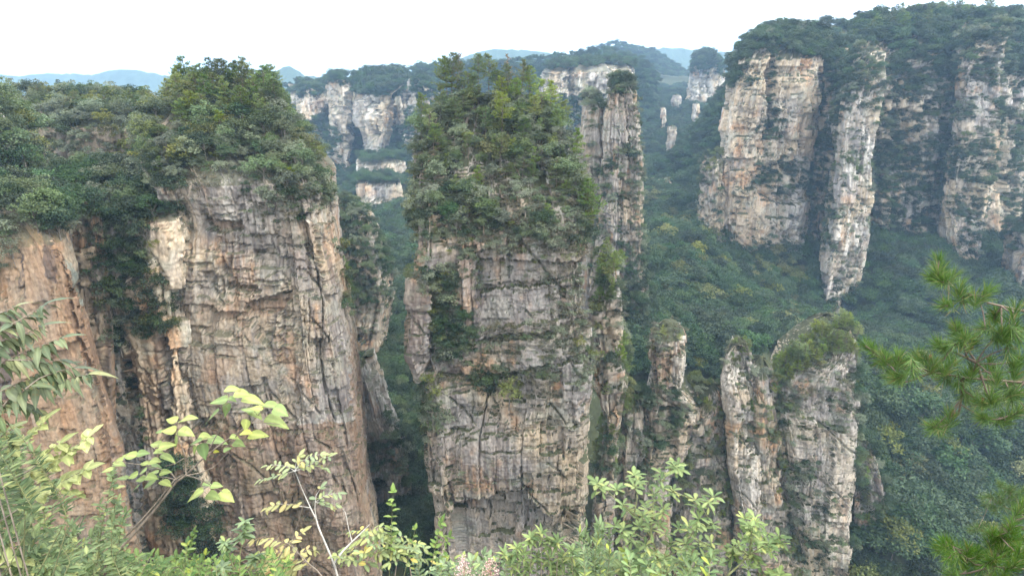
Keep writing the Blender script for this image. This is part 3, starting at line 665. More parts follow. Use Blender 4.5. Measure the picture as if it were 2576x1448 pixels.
# ------------------------------------------------------------------ far mountains: real ridges
def ridge(name, top, D, slope, seed, label, rough=1.0, host=None):
    top = np.array(top, float)
    xs = np.linspace(top[0, 0], top[-1, 0], 260)
    ys = np.interp(xs, top[:, 0], top[:, 1])
    P = at(xs, ys, D)
    base = CAM_Z - 90
    nv = 70
    t = np.linspace(-1, 1, nv)
    H = P[:, 2] - base
    prof = (1 - np.abs(t) ** 1.15)
    hh = H[None] * prof[:, None]
    yy = D + t[:, None] * H.max() * slope + np.zeros_like(hh)
    xx = P[None, :, 0] + np.zeros_like(hh)
    k = H.max()
    spur = (np.abs(f2(xx / (k * .5), yy / (k * .9), seed, 4) - .5) * 2)
    hh = hh - spur * k * .30 * (np.abs(t) ** .6)[:, None] * rough
    hh = hh + (f2(xx / 18, yy / 18, seed + 1, 3) - .5) * 9 * rough
    V = np.stack([xx, yy, base + hh], -1)
    idx = np.arange(V.shape[0] * V.shape[1]).reshape(V.shape[:2])
    F = np.stack([idx[:-1, :-1], idx[:-1, 1:], idx[1:, 1:], idx[1:, :-1]], -1).reshape(-1, 4)
    c = np.array([.04, .06, .03]) * (0.6 + .8 * f2(xx / 25, yy / 25, seed + 2, 4))[..., None]
    me = mesh_np(name, V.reshape(-1, 3), F, M_SOIL, c.reshape(-1, 3), smooth=True)
    tag(link(name, me), label, None, None, 'structure')
    if host:
        du = np.gradient(V, axis=1); dv = np.gradient(V, axis=0); Nr = np.cross(du, dv); A_ = np.linalg.norm(Nr, axis=-1); Nr /= A_[..., None]
        HOST[host] = dict(V=V.reshape(-1, 3), N=Nr.reshape(-1, 3), A=A_.ravel())

ridge('mountain', [(-500, 200), (-100, 195), (0, 188), (60, 190), (130, 184), (230, 186), (290, 174), (350, 176), (410, 188), (480, 196), (560, 210)], 2500, 1.5, 301, 'long low hazy mountain behind the shrubby plateau')
ridge('mountain', [(600, 230), (660, 205), (692, 180), (712, 168), (728, 166), (752, 178), (768, 192), (790, 190), (812, 202), (850, 222), (900, 240)], 2000, 1.2, 307, 'small peaked hazy mountain between the broad pillar and the far cliffs', .7)
ridge('mountain', [(1000, 200), (1090, 168), (1150, 148), (1200, 130), (1240, 122), (1310, 124), (1370, 130), (1420, 142), (1500, 158), (1600, 175)], 2300, 1.3, 311, 'hazy rounded mountain behind the tall middle pillar')
ridge('mountain', [(1380, 175), (1440, 150), (1500, 128), (1545, 114), (1590, 124), (1640, 135), (1690, 160), (1730, 200), (1800, 250)], 1250, 1.0, 313, 'wooded blue hill rising behind the long pale cliff', .8, 'hill')
ridge('mountain', [(1480, 160), (1560, 135), (1620, 124), (1670, 119), (1720, 121), (1760, 128), (1820, 130), (1900, 140)], 2600, 1.3, 317, 'faintest hazy mountain beside the hazy cliff head')
ridge('mountain', [(640, 232), (740, 226), (860, 205), (940, 196), (1040, 178), (1140, 166), (1280, 160), (1380, 152), (1440, 140), (1490, 134), (1560, 136), (1610, 152), (1650, 195)], 800, .6, 331, 'wooded plateau edge running along the top of the far cliffs', .5, 'rim')
print('ground', round(time.time() - T0, 1))
# ------------------------------------------------------------------ trees and shrubs
def basis(d):
    d = d / (np.linalg.norm(d, axis=1, keepdims=True) + 1e-9)
    h = np.where(np.abs(d[:, 2:3]) > .9, np.array([[1., 0, 0]]), np.array([[0, 0, 1.]]))
    a = np.cross(d, h); a /= (np.linalg.norm(a, axis=1, keepdims=True) + 1e-9)
    return d, a, np.cross(d, a)

def blades(C, ax, nrm, L, W):
    """pointed leaf-shaped faces: from C along ax, lying across nrm"""
    ax = ax / (np.linalg.norm(ax, axis=1, keepdims=True) + 1e-9)
    sd = np.cross(ax, nrm); sd /= (np.linalg.norm(sd, axis=1, keepdims=True) + 1e-9)
    L = np.asarray(L).reshape(-1, 1); W = np.asarray(W).reshape(-1, 1)
    V = np.stack([C, C + ax * L * .45 + sd * W * .5, C + ax * L, C + ax * L * .45 - sd * W * .5], 1)
    n = len(C)
    return V.reshape(-1, 3), np.arange(n * 4).reshape(n, 4)

def tube(pts, rads, n=6):
    pts = np.asarray(pts, float); rads = np.asarray(rads, float)
    d = np.gradient(pts, axis=0)
    _, a, b = basis(d)
    th = np.arange(n) / n * 2 * np.pi
    V = pts[:, None] + rads[:, None, None] * (a[:, None] * np.cos(th)[None, :, None] + b[:, None] * np.sin(th)[None, :, None])
    m = len(pts)
    i = np.arange(m * n).reshape(m, n)
    F = np.stack([i[:-1], i[1:], np.roll(i, -1, 1)[1:], np.roll(i, -1, 1)[:-1]], -1).reshape(-1, 4)
    return V.reshape(-1, 3), F

def join(parts):
    V, F, o = [], [], 0
    for v, f in parts:
        V.append(v); F.append(f + o); o += len(v)
    return np.vstack(V), np.vstack(F)

def uvec(r, n):
    v = r.normal(size=(n, 3)); return v / np.linalg.norm(v, axis=1, keepdims=True)

BARK_PINE = bark_mat('pine_bark', (.13, .095, .075))
BARK_GREY = bark_mat('grey_bark', (.17, .15, .125))
L_PINE = [leaf_mat('pine_needles_yellow', (.10, .15, .028), (.22, .265, .055), .38, .3),
          leaf_mat('pine_needles', (.07, .118, .03), (.165, .215, .058), .36, .3),
          leaf_mat('pine_needles_dark', (.045, .07, .028), (.09, .115, .04), .3, .3)]
L_BROAD = [leaf_mat('broad_leaves', (.062, .092, .038), (.132, .172, .078), .3, .4),
           leaf_mat('broad_leaves_grey', (.10, .125, .07), (.205, .235, .155), .28, .35),
           leaf_mat('broad_leaves_dark', (.02, .044, .019), (.055, .092, .037), .25, .5),
           leaf_mat('broad_leaves_yellow', (.085, .105, .025), (.19, .20, .06), .3, .35)]
L_CAN = leaf_mat('canopy_leaves', (.026, .054, .02), (.066, .108, .04), .26, .42)
L_BROWN = leaf_mat('dry_leaves', (.10, .07, .045), (.20, .15, .10), .2, .3)
L_SCRUB = leaf_mat('scrub_leaves', (.075, .072, .042), (.16, .145, .10), .25, .35)

def make_pine(seed, H=10.0, dead=False, start=.42, spread=.27, flat=.5, nleaf=15):
    r = np.random.RandomState(seed)
    bend = r.uniform(-.05, .05, 2)
    hs = np.linspace(0, 1, 9)
    axis_ = lambda t: np.stack([bend[0] * H * t * (1 - .5 * t) + .012 * H * np.sin(t * 7 + seed), bend[1] * H * t * (1 - .5 * t) + .012 * H * np.cos(t * 6 + seed), H * t], -1)
    wood = [tube(axis_(hs), H * .0145 * (1 - hs * .82))]
    C, AX = [], []
    t = start
    while t < .985:
        n = r.randint(2, 5)
        q = (t - start) / (1 - start)
        for k in range(n):
            az = r.uniform(0, 2 * np.pi)
            Lb = H * spread * ((1 - q) ** .75 * (.65 + .35 * min(1, q * 5 + .4)) + .09) * r.uniform(.65, 1.15)
            el = r.uniform(-.08, .22) + q * .35
            d = np.array([math.cos(az) * math.cos(el), math.sin(az) * math.cos(el), math.sin(el)])
            p0 = axis_(np.array([t + r.uniform(-.015, .015)]))[0]
            s = np.linspace(0, 1, 4)
            pts = p0 + d * Lb * s[:, None] + np.array([0, 0, 1.0]) * (Lb * .10 * s ** 2)[:, None]
            wood.append(tube(pts, H * .004 * (1 - s * .8), 4))
            # needle pads along the outer two thirds of the bough
            m = int(nleaf * (0.6 + Lb / (H * spread)) * 3.0)
            u = r.uniform(.25, 1.05, m)
            side = np.cross(d, [0, 0, 1.0]); side /= np.linalg.norm(side)
            wid = Lb * .42 * np.sin(np.clip(u, 0, 1) * np.pi * .85 + .2)
            c = p0 + d * (Lb * u)[:, None] + np.array([0, 0, 1.0]) * (Lb * .10 * u ** 2)[:, None] + side * (r.uniform(-1, 1, m) * wid)[:, None] + np.array([0, 0, 1.0]) * (r.uniform(-.3, .8, m) * H * .017)[:, None]
            ax = d[None] * .8 + uvec(r, m) * .8 + np.array([0, 0, .35])
            C.append(c); AX.append(ax)
        t += r.uniform(.03, .065)
    C = np.vstack(C); AX = np.vstack(AX)
    if dead:
        k = r.rand(len(C)) < .12; C, AX = C[k], AX[k]
    n = len(C)
    V, F = blades(C, AX, uvec(r, n) * .6 + np.array([0, 0, 1.0]), H * r.uniform(.035, .062, n), H * r.uniform(.012, .02, n))
    return join(wood), (V, F)

def make_broad(seed, H=8.0, W=6.0, nclump=34, nleaf=44, leaf=.42, trunk=.22, loose=1.0, dome=.7):
    """crown of many leaf clumps set on an uneven dome, carried by forking limbs"""
    r = np.random.RandomState(seed)
    cz = H * (trunk + (1 - trunk) * .5)
    cl = []
    lob = r.uniform(-1, 1, (5, 3)) * np.array([W * .22, W * .22, H * .12])
    for k in range(nclump):
        v = uvec(r, 1)[0]
        if v[2] < -.35: v[2] *= -.6
        rad = r.uniform(.5, 1.08) ** .6
        c = lob[k % 5] + v * np.array([W * .40, W * .40, H * (1 - trunk) * .42]) * rad
        cl.append(np.r_[c[0], c[1], cz + c[2]])
    cl = np.array(cl)
    wood = []
    s = np.linspace(0, 1, 6)
    top = np.array([r.uniform(-.06, .06) * H, r.uniform(-.06, .06) * H, cz])
    wood.append(tube(np.array([0, 0, -.6]) + (top + np.array([0, 0, .6])) * s[:, None] + np.stack([np.sin(s * 3 + seed) * .02 * H, np.cos(s * 2.4 + seed) * .02 * H, 0 * s], 1) * s[:, None], H * .022 * (1 - s * .7)))
    for k in r.choice(nclump, min(nclump, 9), False):
        b = top * r.uniform(.35, .95); e = cl[k]
        p = b + (e - b) * s[:, None] + np.array([0, 0, 1.0]) * (np.sin(s * np.pi) * H * .03)[:, None]
        wood.append(tube(p, H * .009 * (1 - s * .75), 4))
    C, AX, NR = [], [], []
    for c in cl:
        R = W * r.uniform(.09, .16) * loose
        m = int(nleaf * r.uniform(.7, 1.3))
        v = uvec(r, m); v[:, 2] = np.where(v[:, 2] < -.3, -v[:, 2], v[:, 2])
        p = c + v * np.array([R, R, R * .75]) * (r.uniform(.5, 1.0, m) ** .5)[:, None]
        C.append(p); AX.append(v * .6 + uvec(r, m) * .9 + np.array([0, 0, -.1])); NR.append(v * (1.7 - dome) + uvec(r, m) * .4 + np.array([0, 0, dome]))
    C, AX, NR = np.vstack(C), np.vstack(AX), np.vstack(NR)
    n = len(C)
    V, F = blades(C, AX, NR, leaf * r.uniform(.7, 1.35, n), leaf * r.uniform(.4, .75, n))
    return join(wood), (V, F)

VAR = {'pine': [], 'broad': [], 'shrub': [], 'scrub': []}

def variant(kind, wood, leaf, wmat, lmat, size, tone, wname='trunk', lname='crown'):
    VAR[kind].append(dict(wood=mesh_np(wname, *wood, wmat, smooth=True), leaf=mesh_np(lname, *leaf, lmat), size=size, tone=tone, wname=wname, lname=lname))

for i in range(6):
    w, l = make_pine(400 + i, start=[.45, .35, .52, .3, .4, .48][i], spread=[.30, .34, .27, .36, .31, .25][i], nleaf=[11, 12, 10, 12, 11, 10][i])
    variant('pine', w, l, BARK_PINE, L_PINE[[0, 1, 1, 0, 1, 2][i]], 10.0, ['yellow-green', 'mid-green', 'mid-green', 'yellow-green', 'mid-green', 'dark green'][i])
w, l = make_pine(420, dead=True, start=.3, spread=.2)
variant('pine', w, l, BARK_GREY, L_BROWN, 10.0, 'nearly bare')
for i in range(7):
    w, l = make_broad(500 + i, H=8, W=[6.5, 7.5, 6, 7, 8, 6.5, 7][i], nclump=[34, 40, 30, 36, 44, 34, 32][i], nleaf=[46, 44, 46, 40, 46, 44, 34][i], leaf=.44)
    variant('broad', w, l, BARK_GREY, [L_BROAD[0], L_BROAD[2], L_BROAD[1], L_BROAD[0], L_BROAD[2], L_BROAD[3], L_BROWN][i], 8.0, ['green', 'dark green', 'grey-green', 'green', 'dark green', 'yellowish', 'brown-leaved'][i])
for i in range(5):
    w, l = make_broad(540 + i, H=8, W=[8, 7.4, 8.6, 7.8, 8][i], nclump=[26, 24, 30, 26, 22][i], nleaf=62, leaf=.62, trunk=.3, loose=1.45, dome=.45)
    variant('broad', w, l, BARK_GREY, [L_CAN, L_BROAD[2], L_CAN, L_BROAD[1], L_BROAD[3]][i], 8.0, ['green round-crowned', 'dark green round-crowned', 'green round-crowned', 'grey-green round-crowned', 'yellowish round-crowned'][i])
for i in range(6):
    w, l = make_broad(600 + i, H=3.2, W=[3.2, 3.8, 3.0, 3.4, 4.2, 3.3][i], nclump=[16, 20, 14, 16, 20, 14][i], nleaf=[30, 30, 34, 26, 30, 24][i], leaf=.30, trunk=.06, loose=1.15)
    variant('shrub', w, l, BARK_GREY, [L_BROAD[0], L_BROAD[1], L_BROAD[2], L_BROAD[3], L_BROAD[1], L_SCRUB][i], 3.2, ['green', 'grey-green', 'dark green', 'yellowish', 'grey-green', 'dull brownish'][i], 'stem', 'foliage')
for i in range(3):
    w, l = make_broad(650 + i, H=1.5, W=2.4, nclump=9, nleaf=20, leaf=.26, trunk=.02, loose=1.5)
    variant('scrub', w, l, BARK_GREY, [L_SCRUB, L_SCRUB, L_BROAD[1]][i], 1.5, 'dull', 'stem', 'foliage')

# depth map of the rock, so that nothing is planted where other rock hides it
CS = 6
zb_w, zb_h = 2576 // CS + 2, 1448 // CS + 2
ZBUF = np.full((zb_h, zb_w), 1e9)
for k, h in HOST.items():
    px, py, dep = project(h['V'])
    h['px'], h['py'], h['dep'] = px, py, dep
    V_ = h['V'] - np.array([0, 0, CAM_Z])
    h['face'] = -(h['N'] * V_).sum(1) / np.linalg.norm(V_, axis=1)
    if k in ('ground',): continue
    ok = (px > 0) & (px < 2576) & (py > 0) & (py < 1448)
    np.minimum.at(ZBUF, ((py[ok] / CS).astype(int), (px[ok] / CS).astype(int)), dep[ok])
for k, h in HOST.items():
    ci = np.clip((h['py'] / CS).astype(int), 0, zb_h - 1); cj = np.clip((h['px'] / CS).astype(int), 0, zb_w - 1)
    zb = ZBUF[ci, cj]
    if k in ('ground', 'rim', 'hill'):
        for sh in (-14, -9, -5, 5, 9, 14): zb = np.maximum(zb, ZBUF[ci, np.clip(cj + sh, 0, zb_w - 1)])     # woods run on a little behind the rocks
    h['vis'] = (h['dep'] < zb * 1.03 + 3) & (h['px'] > -60) & (h['px'] < 2640) & (h['py'] > -30) & (h['py'] < 1500)

PLANTS = []
RS = np.random.RandomState(7)

def grow(kind, host, reg, n, h, var=None, gap=2.0, up=.5, soft=10, facing=-.2, sinkin=.12, where='', w=None):
    """plant n of a kind on the part of a rock that shows inside an outline; more on ledges (up) than on steep faces"""
    H = HOST[host]
    px, py = H['px'], H['py']
    ok = H['vis'] & (H['face'] > facing)
    i = np.nonzero(ok)[0]
    qx = px[i] + (n2(px[i] / 14, py[i] / 14, 71) - .5) * 2.2 * soft; qy = py[i] + (n2(px[i] / 14, py[i] / 14, 72) - .5) * 2.2 * soft
    i = i[inside(qx, qy, reg)]
    if len(i) == 0:
        print('no room', kind, host, reg[:2]); return
    wt = np.clip(H['N'][i, 2], 0, 1) * up + .08 + (1 - up) * .3
    wt = wt * (0.25 + sstep(.35, .6, f2(H['V'][i, 0] / 6, H['V'][i, 2] / 6, 73, 2)))
    wt = wt * np.minimum(H['A'][i], np.percentile(H['A'][i], 98))
    wt /= wt.sum()
    m_ = min(int((wt > 0).sum()), n * 4)
    cand = RS.choice(i, m_, False, wt)
    took = []
    for c in cand:
        p = H['V'][c]
        if took and gap > 0:
            if (((np.array(took) - p) ** 2).sum(1) < gap * gap).any(): continue
        took.append(p)
        v = VAR[kind]
        hh = RS.uniform(*h)
        k = RS.choice(var if var is not None else len(v))
        loc = p - np.array([0, 0, hh * sinkin]) + H['N'][c] * np.array([1, 1, 0]) * hh * .06
        PLANTS.append(dict(kind=kind, var=int(k), loc=loc, h=hh, rz=RS.uniform(0, 6.28), host=host, sq=RS.uniform(.85, 1.2), where=where))
        if len(took) >= n: break

def plant(kind, host, px, py, top, var, where='', dep=None):
    """one tree whose foot shows at (px, py) and whose tip reaches up to row `top`"""
    H = HOST[host]
    d = (H['px'] - px) ** 2 + (H['py'] - py) ** 2 + np.where(H['face'] < -.1, 400, 0)
    c = int(np.argmin(d)); p = H['V'][c]
    q, s, dp = project(p)
    hh = (s - top) * dp / FPX / .95
    hh = max(hh, 1.0)
    PLANTS.append(dict(kind=kind, var=var, loc=p - np.array([0, 0, .3]), h=hh, rz=RS.uniform(0, 6.28), host=host, sq=1.0, where=where))

# ---- the tall middle pillar
DOME = [(1014, 605), (1012, 440), (1050, 345), (1110, 265), (1370, 262), (1440, 350), (1470, 430), (1490, 500), (1496, 600), (1440, 560), (1390, 480), (1310, 455), (1240, 470), (1190, 430), (1130, 455), (1080, 520), (1050, 600)]
DTOP = [(1040, 420), (1080, 340), (1140, 258), (1320, 258), (1400, 350), (1450, 440), (1380, 440), (1250, 420), (1120, 430)]
for x, y, t, v in [(1030, 317, 240, 0), (1120, 240, 153, 1), (1138, 262, 147, 1), (1155, 258, 147, 6), (1176, 275, 188, 0), (1207, 232, 147, 1), (1231, 246, 147, 2), (1272, 238, 168, 1), (1283, 226, 146, 6), (1311, 245, 160, 3), (1332, 252, 174, 1), (1360, 303, 205, 0), (1381, 305, 212, 3),
                   (1263, 351, 240, 0), (1259, 442, 351, 0), (1078, 310, 261, 0), (1412, 322, 258, 3), (1436, 344, 258, 0), (1426, 442, 351, 2), (1481, 581, 455, 1), (1050, 430, 392, 3), (1096, 592, 560, 3), (1108, 300, 222, 0), (1195, 285, 200, 1), (1250, 265, 185, 1), (1300, 290, 205, 1), (1345, 330, 245, 0),
                   (1150, 330, 250, 1), (1395, 350, 280, 1), (1460, 420, 330, 3), (1060, 352, 290, 3), (1218, 340, 270, 5), (1320, 370, 300, 1), (1290, 420, 350, 0), (1180, 400, 340, 2), (1345, 440, 370, 0), (1400, 470, 400, 3), (1470, 500, 430, 0), (1492, 560, 470, 0), (1090, 380, 315, 1), (1120, 440, 385, 0), (1440, 520, 450, 2)]:
    plant('pine', 'central', x, y, t, v, 'the tall middle pillar dome')
grow('pine', 'central', DTOP, 24, (4, 8), [0, 0, 3, 1, 0, 3, 4], 2.2, .5, where='the tall middle pillar dome')
DOMEB = [(1014, 560), (1012, 440), (1050, 345), (1110, 265), (1370, 262), (1440, 350), (1470, 430), (1490, 500), (1494, 560), (1455, 515), (1400, 450), (1310, 425), (1240, 435), (1190, 405), (1130, 425), (1080, 480), (1050, 560)]
grow('broad', 'central', DOMEB, 85, (3.6, 6.2), [0, 2, 2, 2, 5, 3, 0], 2.2, .4, where='the tall middle pillar dome')
for e_, n_ in [(('e', 1235, 575, 35, 40), 5), (('e', 1330, 605, 60, 30), 7), (('e', 1440, 590, 50, 60), 9), (('e', 1050, 590, 35, 45), 7)]:
    grow('broad', 'central', e_, n_, (3, 5.2), [0, 2, 2, 1, 5], 1.8, .4, where='the tall pillar upper ledges')
grow('shrub', 'central', DOME, 280, (1.4, 3.2), [0, 1, 1, 3, 4, 4, 5, 5], 1.2, .4, where='the tall middle pillar dome')
grow('shrub', 'central', [(1012, 480), (1490, 480), (1496, 660), (1012, 620)], 110, (1.4, 3.0), [0, 1, 4, 5, 5], 1.4, .8, where='the tall pillar upper ledges')
grow('broad', 'central', ('e', 1125, 545, 105, 62), 26, (4, 6.5), [0, 1, 2, 2], 2.4, .4, where='the tall pillar upper left ledge')
grow('shrub', 'central', ('e', 1130, 545, 120, 70), 50, (1.5, 3), [0, 1, 2, 4], 1.3, .4, where='the tall pillar upper left ledge')
grow('shrub', 'central', [(1060, 690), (1120, 690), (1150, 760), (1190, 850), (1190, 900), (1090, 920), (1085, 800)], 130, (1.8, 3.8), [0, 2, 2, 4, 1, 3], 1.2, .3, where='the tall pillar shaded groove')
grow('broad', 'central', [(1095, 800), (1150, 780), (1195, 850), (1185, 895), (1100, 910)], 26, (3.4, 5.2), [0, 1, 4, 2], 2.0, .3, where='the tall pillar shaded groove')
grow('shrub', 'central', ('e', 1075, 1035, 46, 75), 75, (2.2, 4.2), [0, 2, 3, 1], 1.4, .3, where='the tall pillar lower left corner')
grow('shrub', 'central', ('e', 1225, 970, 48, 34), 18, (2, 3.6), [0, 2], 1.4, .3, where='the tall pillar middle ledge')
grow('broad', 'central', ('e', 1210, 968, 26, 24), 4, (3.5, 5), [1, 4], 2, .3, where='the tall pillar middle ledge')
plant('broad', 'central', 1280, 1022, 945, 5, 'the tall pillar middle ledge')
grow('scrub', 'central', [(1200, 830), (1500, 800), (1505, 990), (1330, 1010), (1090, 960), (1090, 900)], 260, (.8, 1.9), None, 1.0, .6)
grow('shrub', 'central', [(1200, 860), (1500, 810), (1505, 980), (1330, 1000), (1200, 940)], 70, (1.2, 2.6), [1, 4, 5, 5, 0], 1.4, .8, where='the tall pillar broken middle face')
grow('scrub', 'central', [(1240, 560), (1500, 560), (1500, 800), (1380, 800), (1360, 640), (1200, 640)], 240, (.8, 2.0), None, 1.0, .6)
grow('shrub', 'central', [(1280, 580), (1440, 570), (1440, 640), (1280, 640)], 26, (1.2, 2.6), [1, 4, 0, 5], 1.4, .5, where='the tall pillar upper face')
grow('shrub', 'central', [(1380, 690), (1470, 690), (1480, 760), (1380, 780)], 16, (1, 2.2), [1, 4, 5, 0], 1.4, .5, where='the tall pillar right face')
grow('broad', 'central', [(1085, 700), (1140, 690), (1170, 780), (1190, 860), (1160, 900), (1095, 900)], 22, (3, 4.6), [1, 0, 4, 2], 1.8, .3, where='the tall pillar shaded groove')
grow('shrub', 'central', [(1330, 840), (1480, 800), (1500, 960), (1300, 990)], 30, (1.6, 3), [1, 4, 0, 3], 1.4, .5, where='the tall pillar broken middle face')
grow('scrub', 'central', [(1040, 1000), (1500, 1000), (1500, 1240), (1060, 1240)], 90, (.6, 1.5), None, 1.5, .8)
grow('pine', 'central', [(985, 480), (1030, 480), (1035, 720), (985, 720)], 8, (3, 5), [0, 3, 1], 3.5, .3, where='the tall pillar left rim')
grow('pine', 'central', [(1480, 430), (1520, 430), (1520, 600), (1480, 600)], 9, (5, 8), [0, 3, 1], 3, .3, where='the tall pillar right rim')
grow('shrub', 'central', [(1012, 560), (1494, 540), (1496, 740), (1300, 730), (1012, 720)], 130, (1.1, 2.5), [1, 4, 0, 5, 3], 1.5, .55, where='the tall pillar upper face')
grow('pine', 'central', [(1080, 440), (1480, 430), (1490, 560), (1050, 560)], 16, (4, 6.5), [0, 3, 1], 3, .4, where='the tall pillar upper ledges')
# ---- buttress
BUT = [(1495, 640), (1560, 660), (1600, 800), (1600, 1200), (1500, 1200)]
grow('pine', 'buttress', BUT, 40, (4, 8), [0, 1, 1, 3], 2.5, .4, where='the wooded buttress')
grow('shrub', 'buttress', BUT, 120, (1.5, 3.4), [0, 1, 4, 5, 2], 1.4, .4, where='the wooded buttress')
grow('broad', 'buttress', BUT, 30, (3.5, 6), [0, 2, 1, 5], 2.5, .4, where='the wooded buttress')
plant('pine', 'buttress', 1502, 690, 620, 1, 'the wooded buttress')
# ---- the broad pillar
BTOP = [(330, 470), (330, 330), (400, 300), (470, 232), (700, 232), (745, 340), (800, 400), (820, 440), (825, 540), (770, 500), (700, 440), (640, 400), (560, 410), (480, 420), (440, 470)]
for k, x in enumerate([487, 500, 518, 533, 545, 560, 575, 590, 605, 618, 632, 645, 660, 675, 688, 700]):
    plant('pine', 'broad', x, 246, 150 + abs(x - 570) * .22 + RS.uniform(0, 14), [1, 1, 2, 4, 5, 1][k % 6], 'the crest of the broad pillar')
for x, y, t, v in [(726, 322, 247, 2), (764, 400, 345, 2), (778, 402, 350, 1), (497, 325, 236, 0), (520, 320, 240, 0), (474, 330, 250, 3), (640, 420, 352, 0), (618, 300, 232, 1), (660, 300, 235, 1), (450, 265, 180, 3), (470, 258, 168, 0), (432, 280, 205, 3), (700, 300, 225, 1), (390, 430, 372, 3), (405, 450, 395, 3), (735, 470, 420, 0), (620, 350, 300, 3), (560, 350, 280, 0)]:
    plant('pine', 'broad', x, y, t, v, 'the crown of the broad pillar')
grow('pine', 'broad', [(440, 260), (480, 235), (700, 235), (740, 330), (640, 330), (520, 330), (430, 330)], 30, (6, 9.5), [0, 1, 1, 2, 3, 4, 5], 2.3, .5, where='the crown of the broad pillar')
grow('broad', 'broad', BTOP, 120, (3.6, 6.4), [0, 2, 2, 3, 0, 5, 3, 1], 2.2, .4, where='the crown of the broad pillar')
grow('shrub', 'broad', BTOP, 210, (1.3, 3), [0, 1, 1, 4, 4, 5, 3], 1.3, .4, where='the crown of the broad pillar')
grow('broad', 'broad', ('e', 722, 495, 82, 58), 24, (3.5, 6), [0, 2, 2, 3, 1], 2.3, .3, where='the right shoulder of the broad pillar')
grow('shrub', 'broad', ('e', 722, 500, 100, 70), 60, (1.3, 2.8), [0, 1, 4, 2, 5], 1.3, .3, where='the right shoulder of the broad pillar')
grow('shrub', 'broad', ('e', 430, 560, 50, 50), 22, (1.8, 3.6), [0, 1, 4], 1.4, .3, where='the left edge of the broad pillar')
grow('broad', 'broad', ('e', 440, 560, 36, 40), 7, (3.5, 5), [2, 0], 2.4, .3, where='the left edge of the broad pillar')
grow('scrub', 'broad', [(420, 430), (830, 430), (850, 640), (420, 600)], 110, (.6, 1.5), None, 1.2, .7)
grow('scrub', 'broad', [(400, 640), (880, 640), (960, 1400), (560, 1400)], 40, (.4, 1.1), None, 2, .9)
grow('shrub', 'broad', [(850, 620), (880, 620), (900, 760), (870, 800)], 12, (2, 4), [0, 2, 3], 1.5, .2, facing=-.6, where='the right edge of the broad pillar')
grow('pine', 'broad', [(860, 660), (900, 660), (910, 790), (870, 800)], 8, (4, 6), [1, 2, 0], 2.2, .2, facing=-.7, where='the right edge of the broad pillar')
# ---- recess and the cliff at the frame edge
REC = [(120, 480), (150, 440), (380, 430), (400, 600), (360, 700), (430, 720), (440, 850), (250, 900), (230, 760), (190, 620)]
grow('broad', 'recess', REC, 150, (3.5, 6.5), [1, 1, 4, 0, 2], 2.0, .3, where='the brown recess')
grow('shrub', 'recess', REC, 220, (1.5, 3.4), [2, 2, 0, 0, 3], 1.3, .3, where='the brown recess')
plant('broad', 'recess', 385, 832, 772, 5, 'the brown recess')
grow('broad', 'broad', [(330, 430), (440, 430), (450, 500), (400, 640), (370, 720), (395, 800), (440, 850), (330, 850)], 40, (3.2, 5.6), [1, 0, 2, 4], 2.0, .3, facing=-.6, where='the left edge of the broad pillar')
grow('shrub', 'recess', ('e', 340, 1060, 30, 130), 40, (1.2, 2.6), [2, 0, 3], 1.3, .3, where='the brown recess')
grow('broad', 'recess', [(440, 1180), (600, 1220), (620, 1400), (420, 1448)], 30, (4, 7), [1, 4], 2, .2, facing=-.8, where='the foot of the broad pillar')
ETOP = [(-20, 560), (-20, 480), (60, 480), (110, 560), (40, 570)]
grow('broad', 'edgehill', [(-60, 620), (-60, 225), (20, 225), (90, 330), (130, 430), (170, 640), (60, 640)], 110, (4.5, 8.0), [0, 1, 3, 0, 5], 2.6, .2, facing=-.5, where='the brink of the tawny cliff')
grow('shrub', 'edge', [(0, 540), (60, 560), (50, 640), (0, 720)], 14, (1.4, 3), [0, 1, 4], 1.3, .3, where='the brink of the tawny cliff')
grow('shrub', 'edgehill', [(-60, 620), (-60, 225), (20, 225), (90, 330), (130, 430), (170, 640), (60, 640)], 70, (1.5, 3.2), [0, 1, 2, 4], 1.5, .3, where='the brink of the tawny cliff')
grow('broad', 'edge', [(-60, 600), (-60, 490), (120, 490), (150, 600)], 24, (4, 6.5), [0, 1, 0, 4], 2.2, .3, facing=-.5, where='the brink of the tawny cliff')
plant('broad', 'edgehill', 76, 450, 372, 6, 'the brink of the tawny cliff')
# ---- plateau
PLT = [(-30, 640), (-30, 235), (440, 235), (470, 460), (420, 600)]
grow('broad', 'plateau', PLT, 210, (4, 7), [0, 2, 2, 1, 5, 6, 3], 2.6, .4, where='the scrubby plateau')
grow('shrub', 'plateau', PLT, 160, (1.5, 3.2), [1, 4, 5, 5, 0], 1.6, .4, where='the scrubby plateau')
grow('pine', 'plateau', [(100, 290), (100, 235), (400, 235), (420, 290)], 34, (4, 7), [1, 2, 5], 3, .4, where='the scrubby plateau')
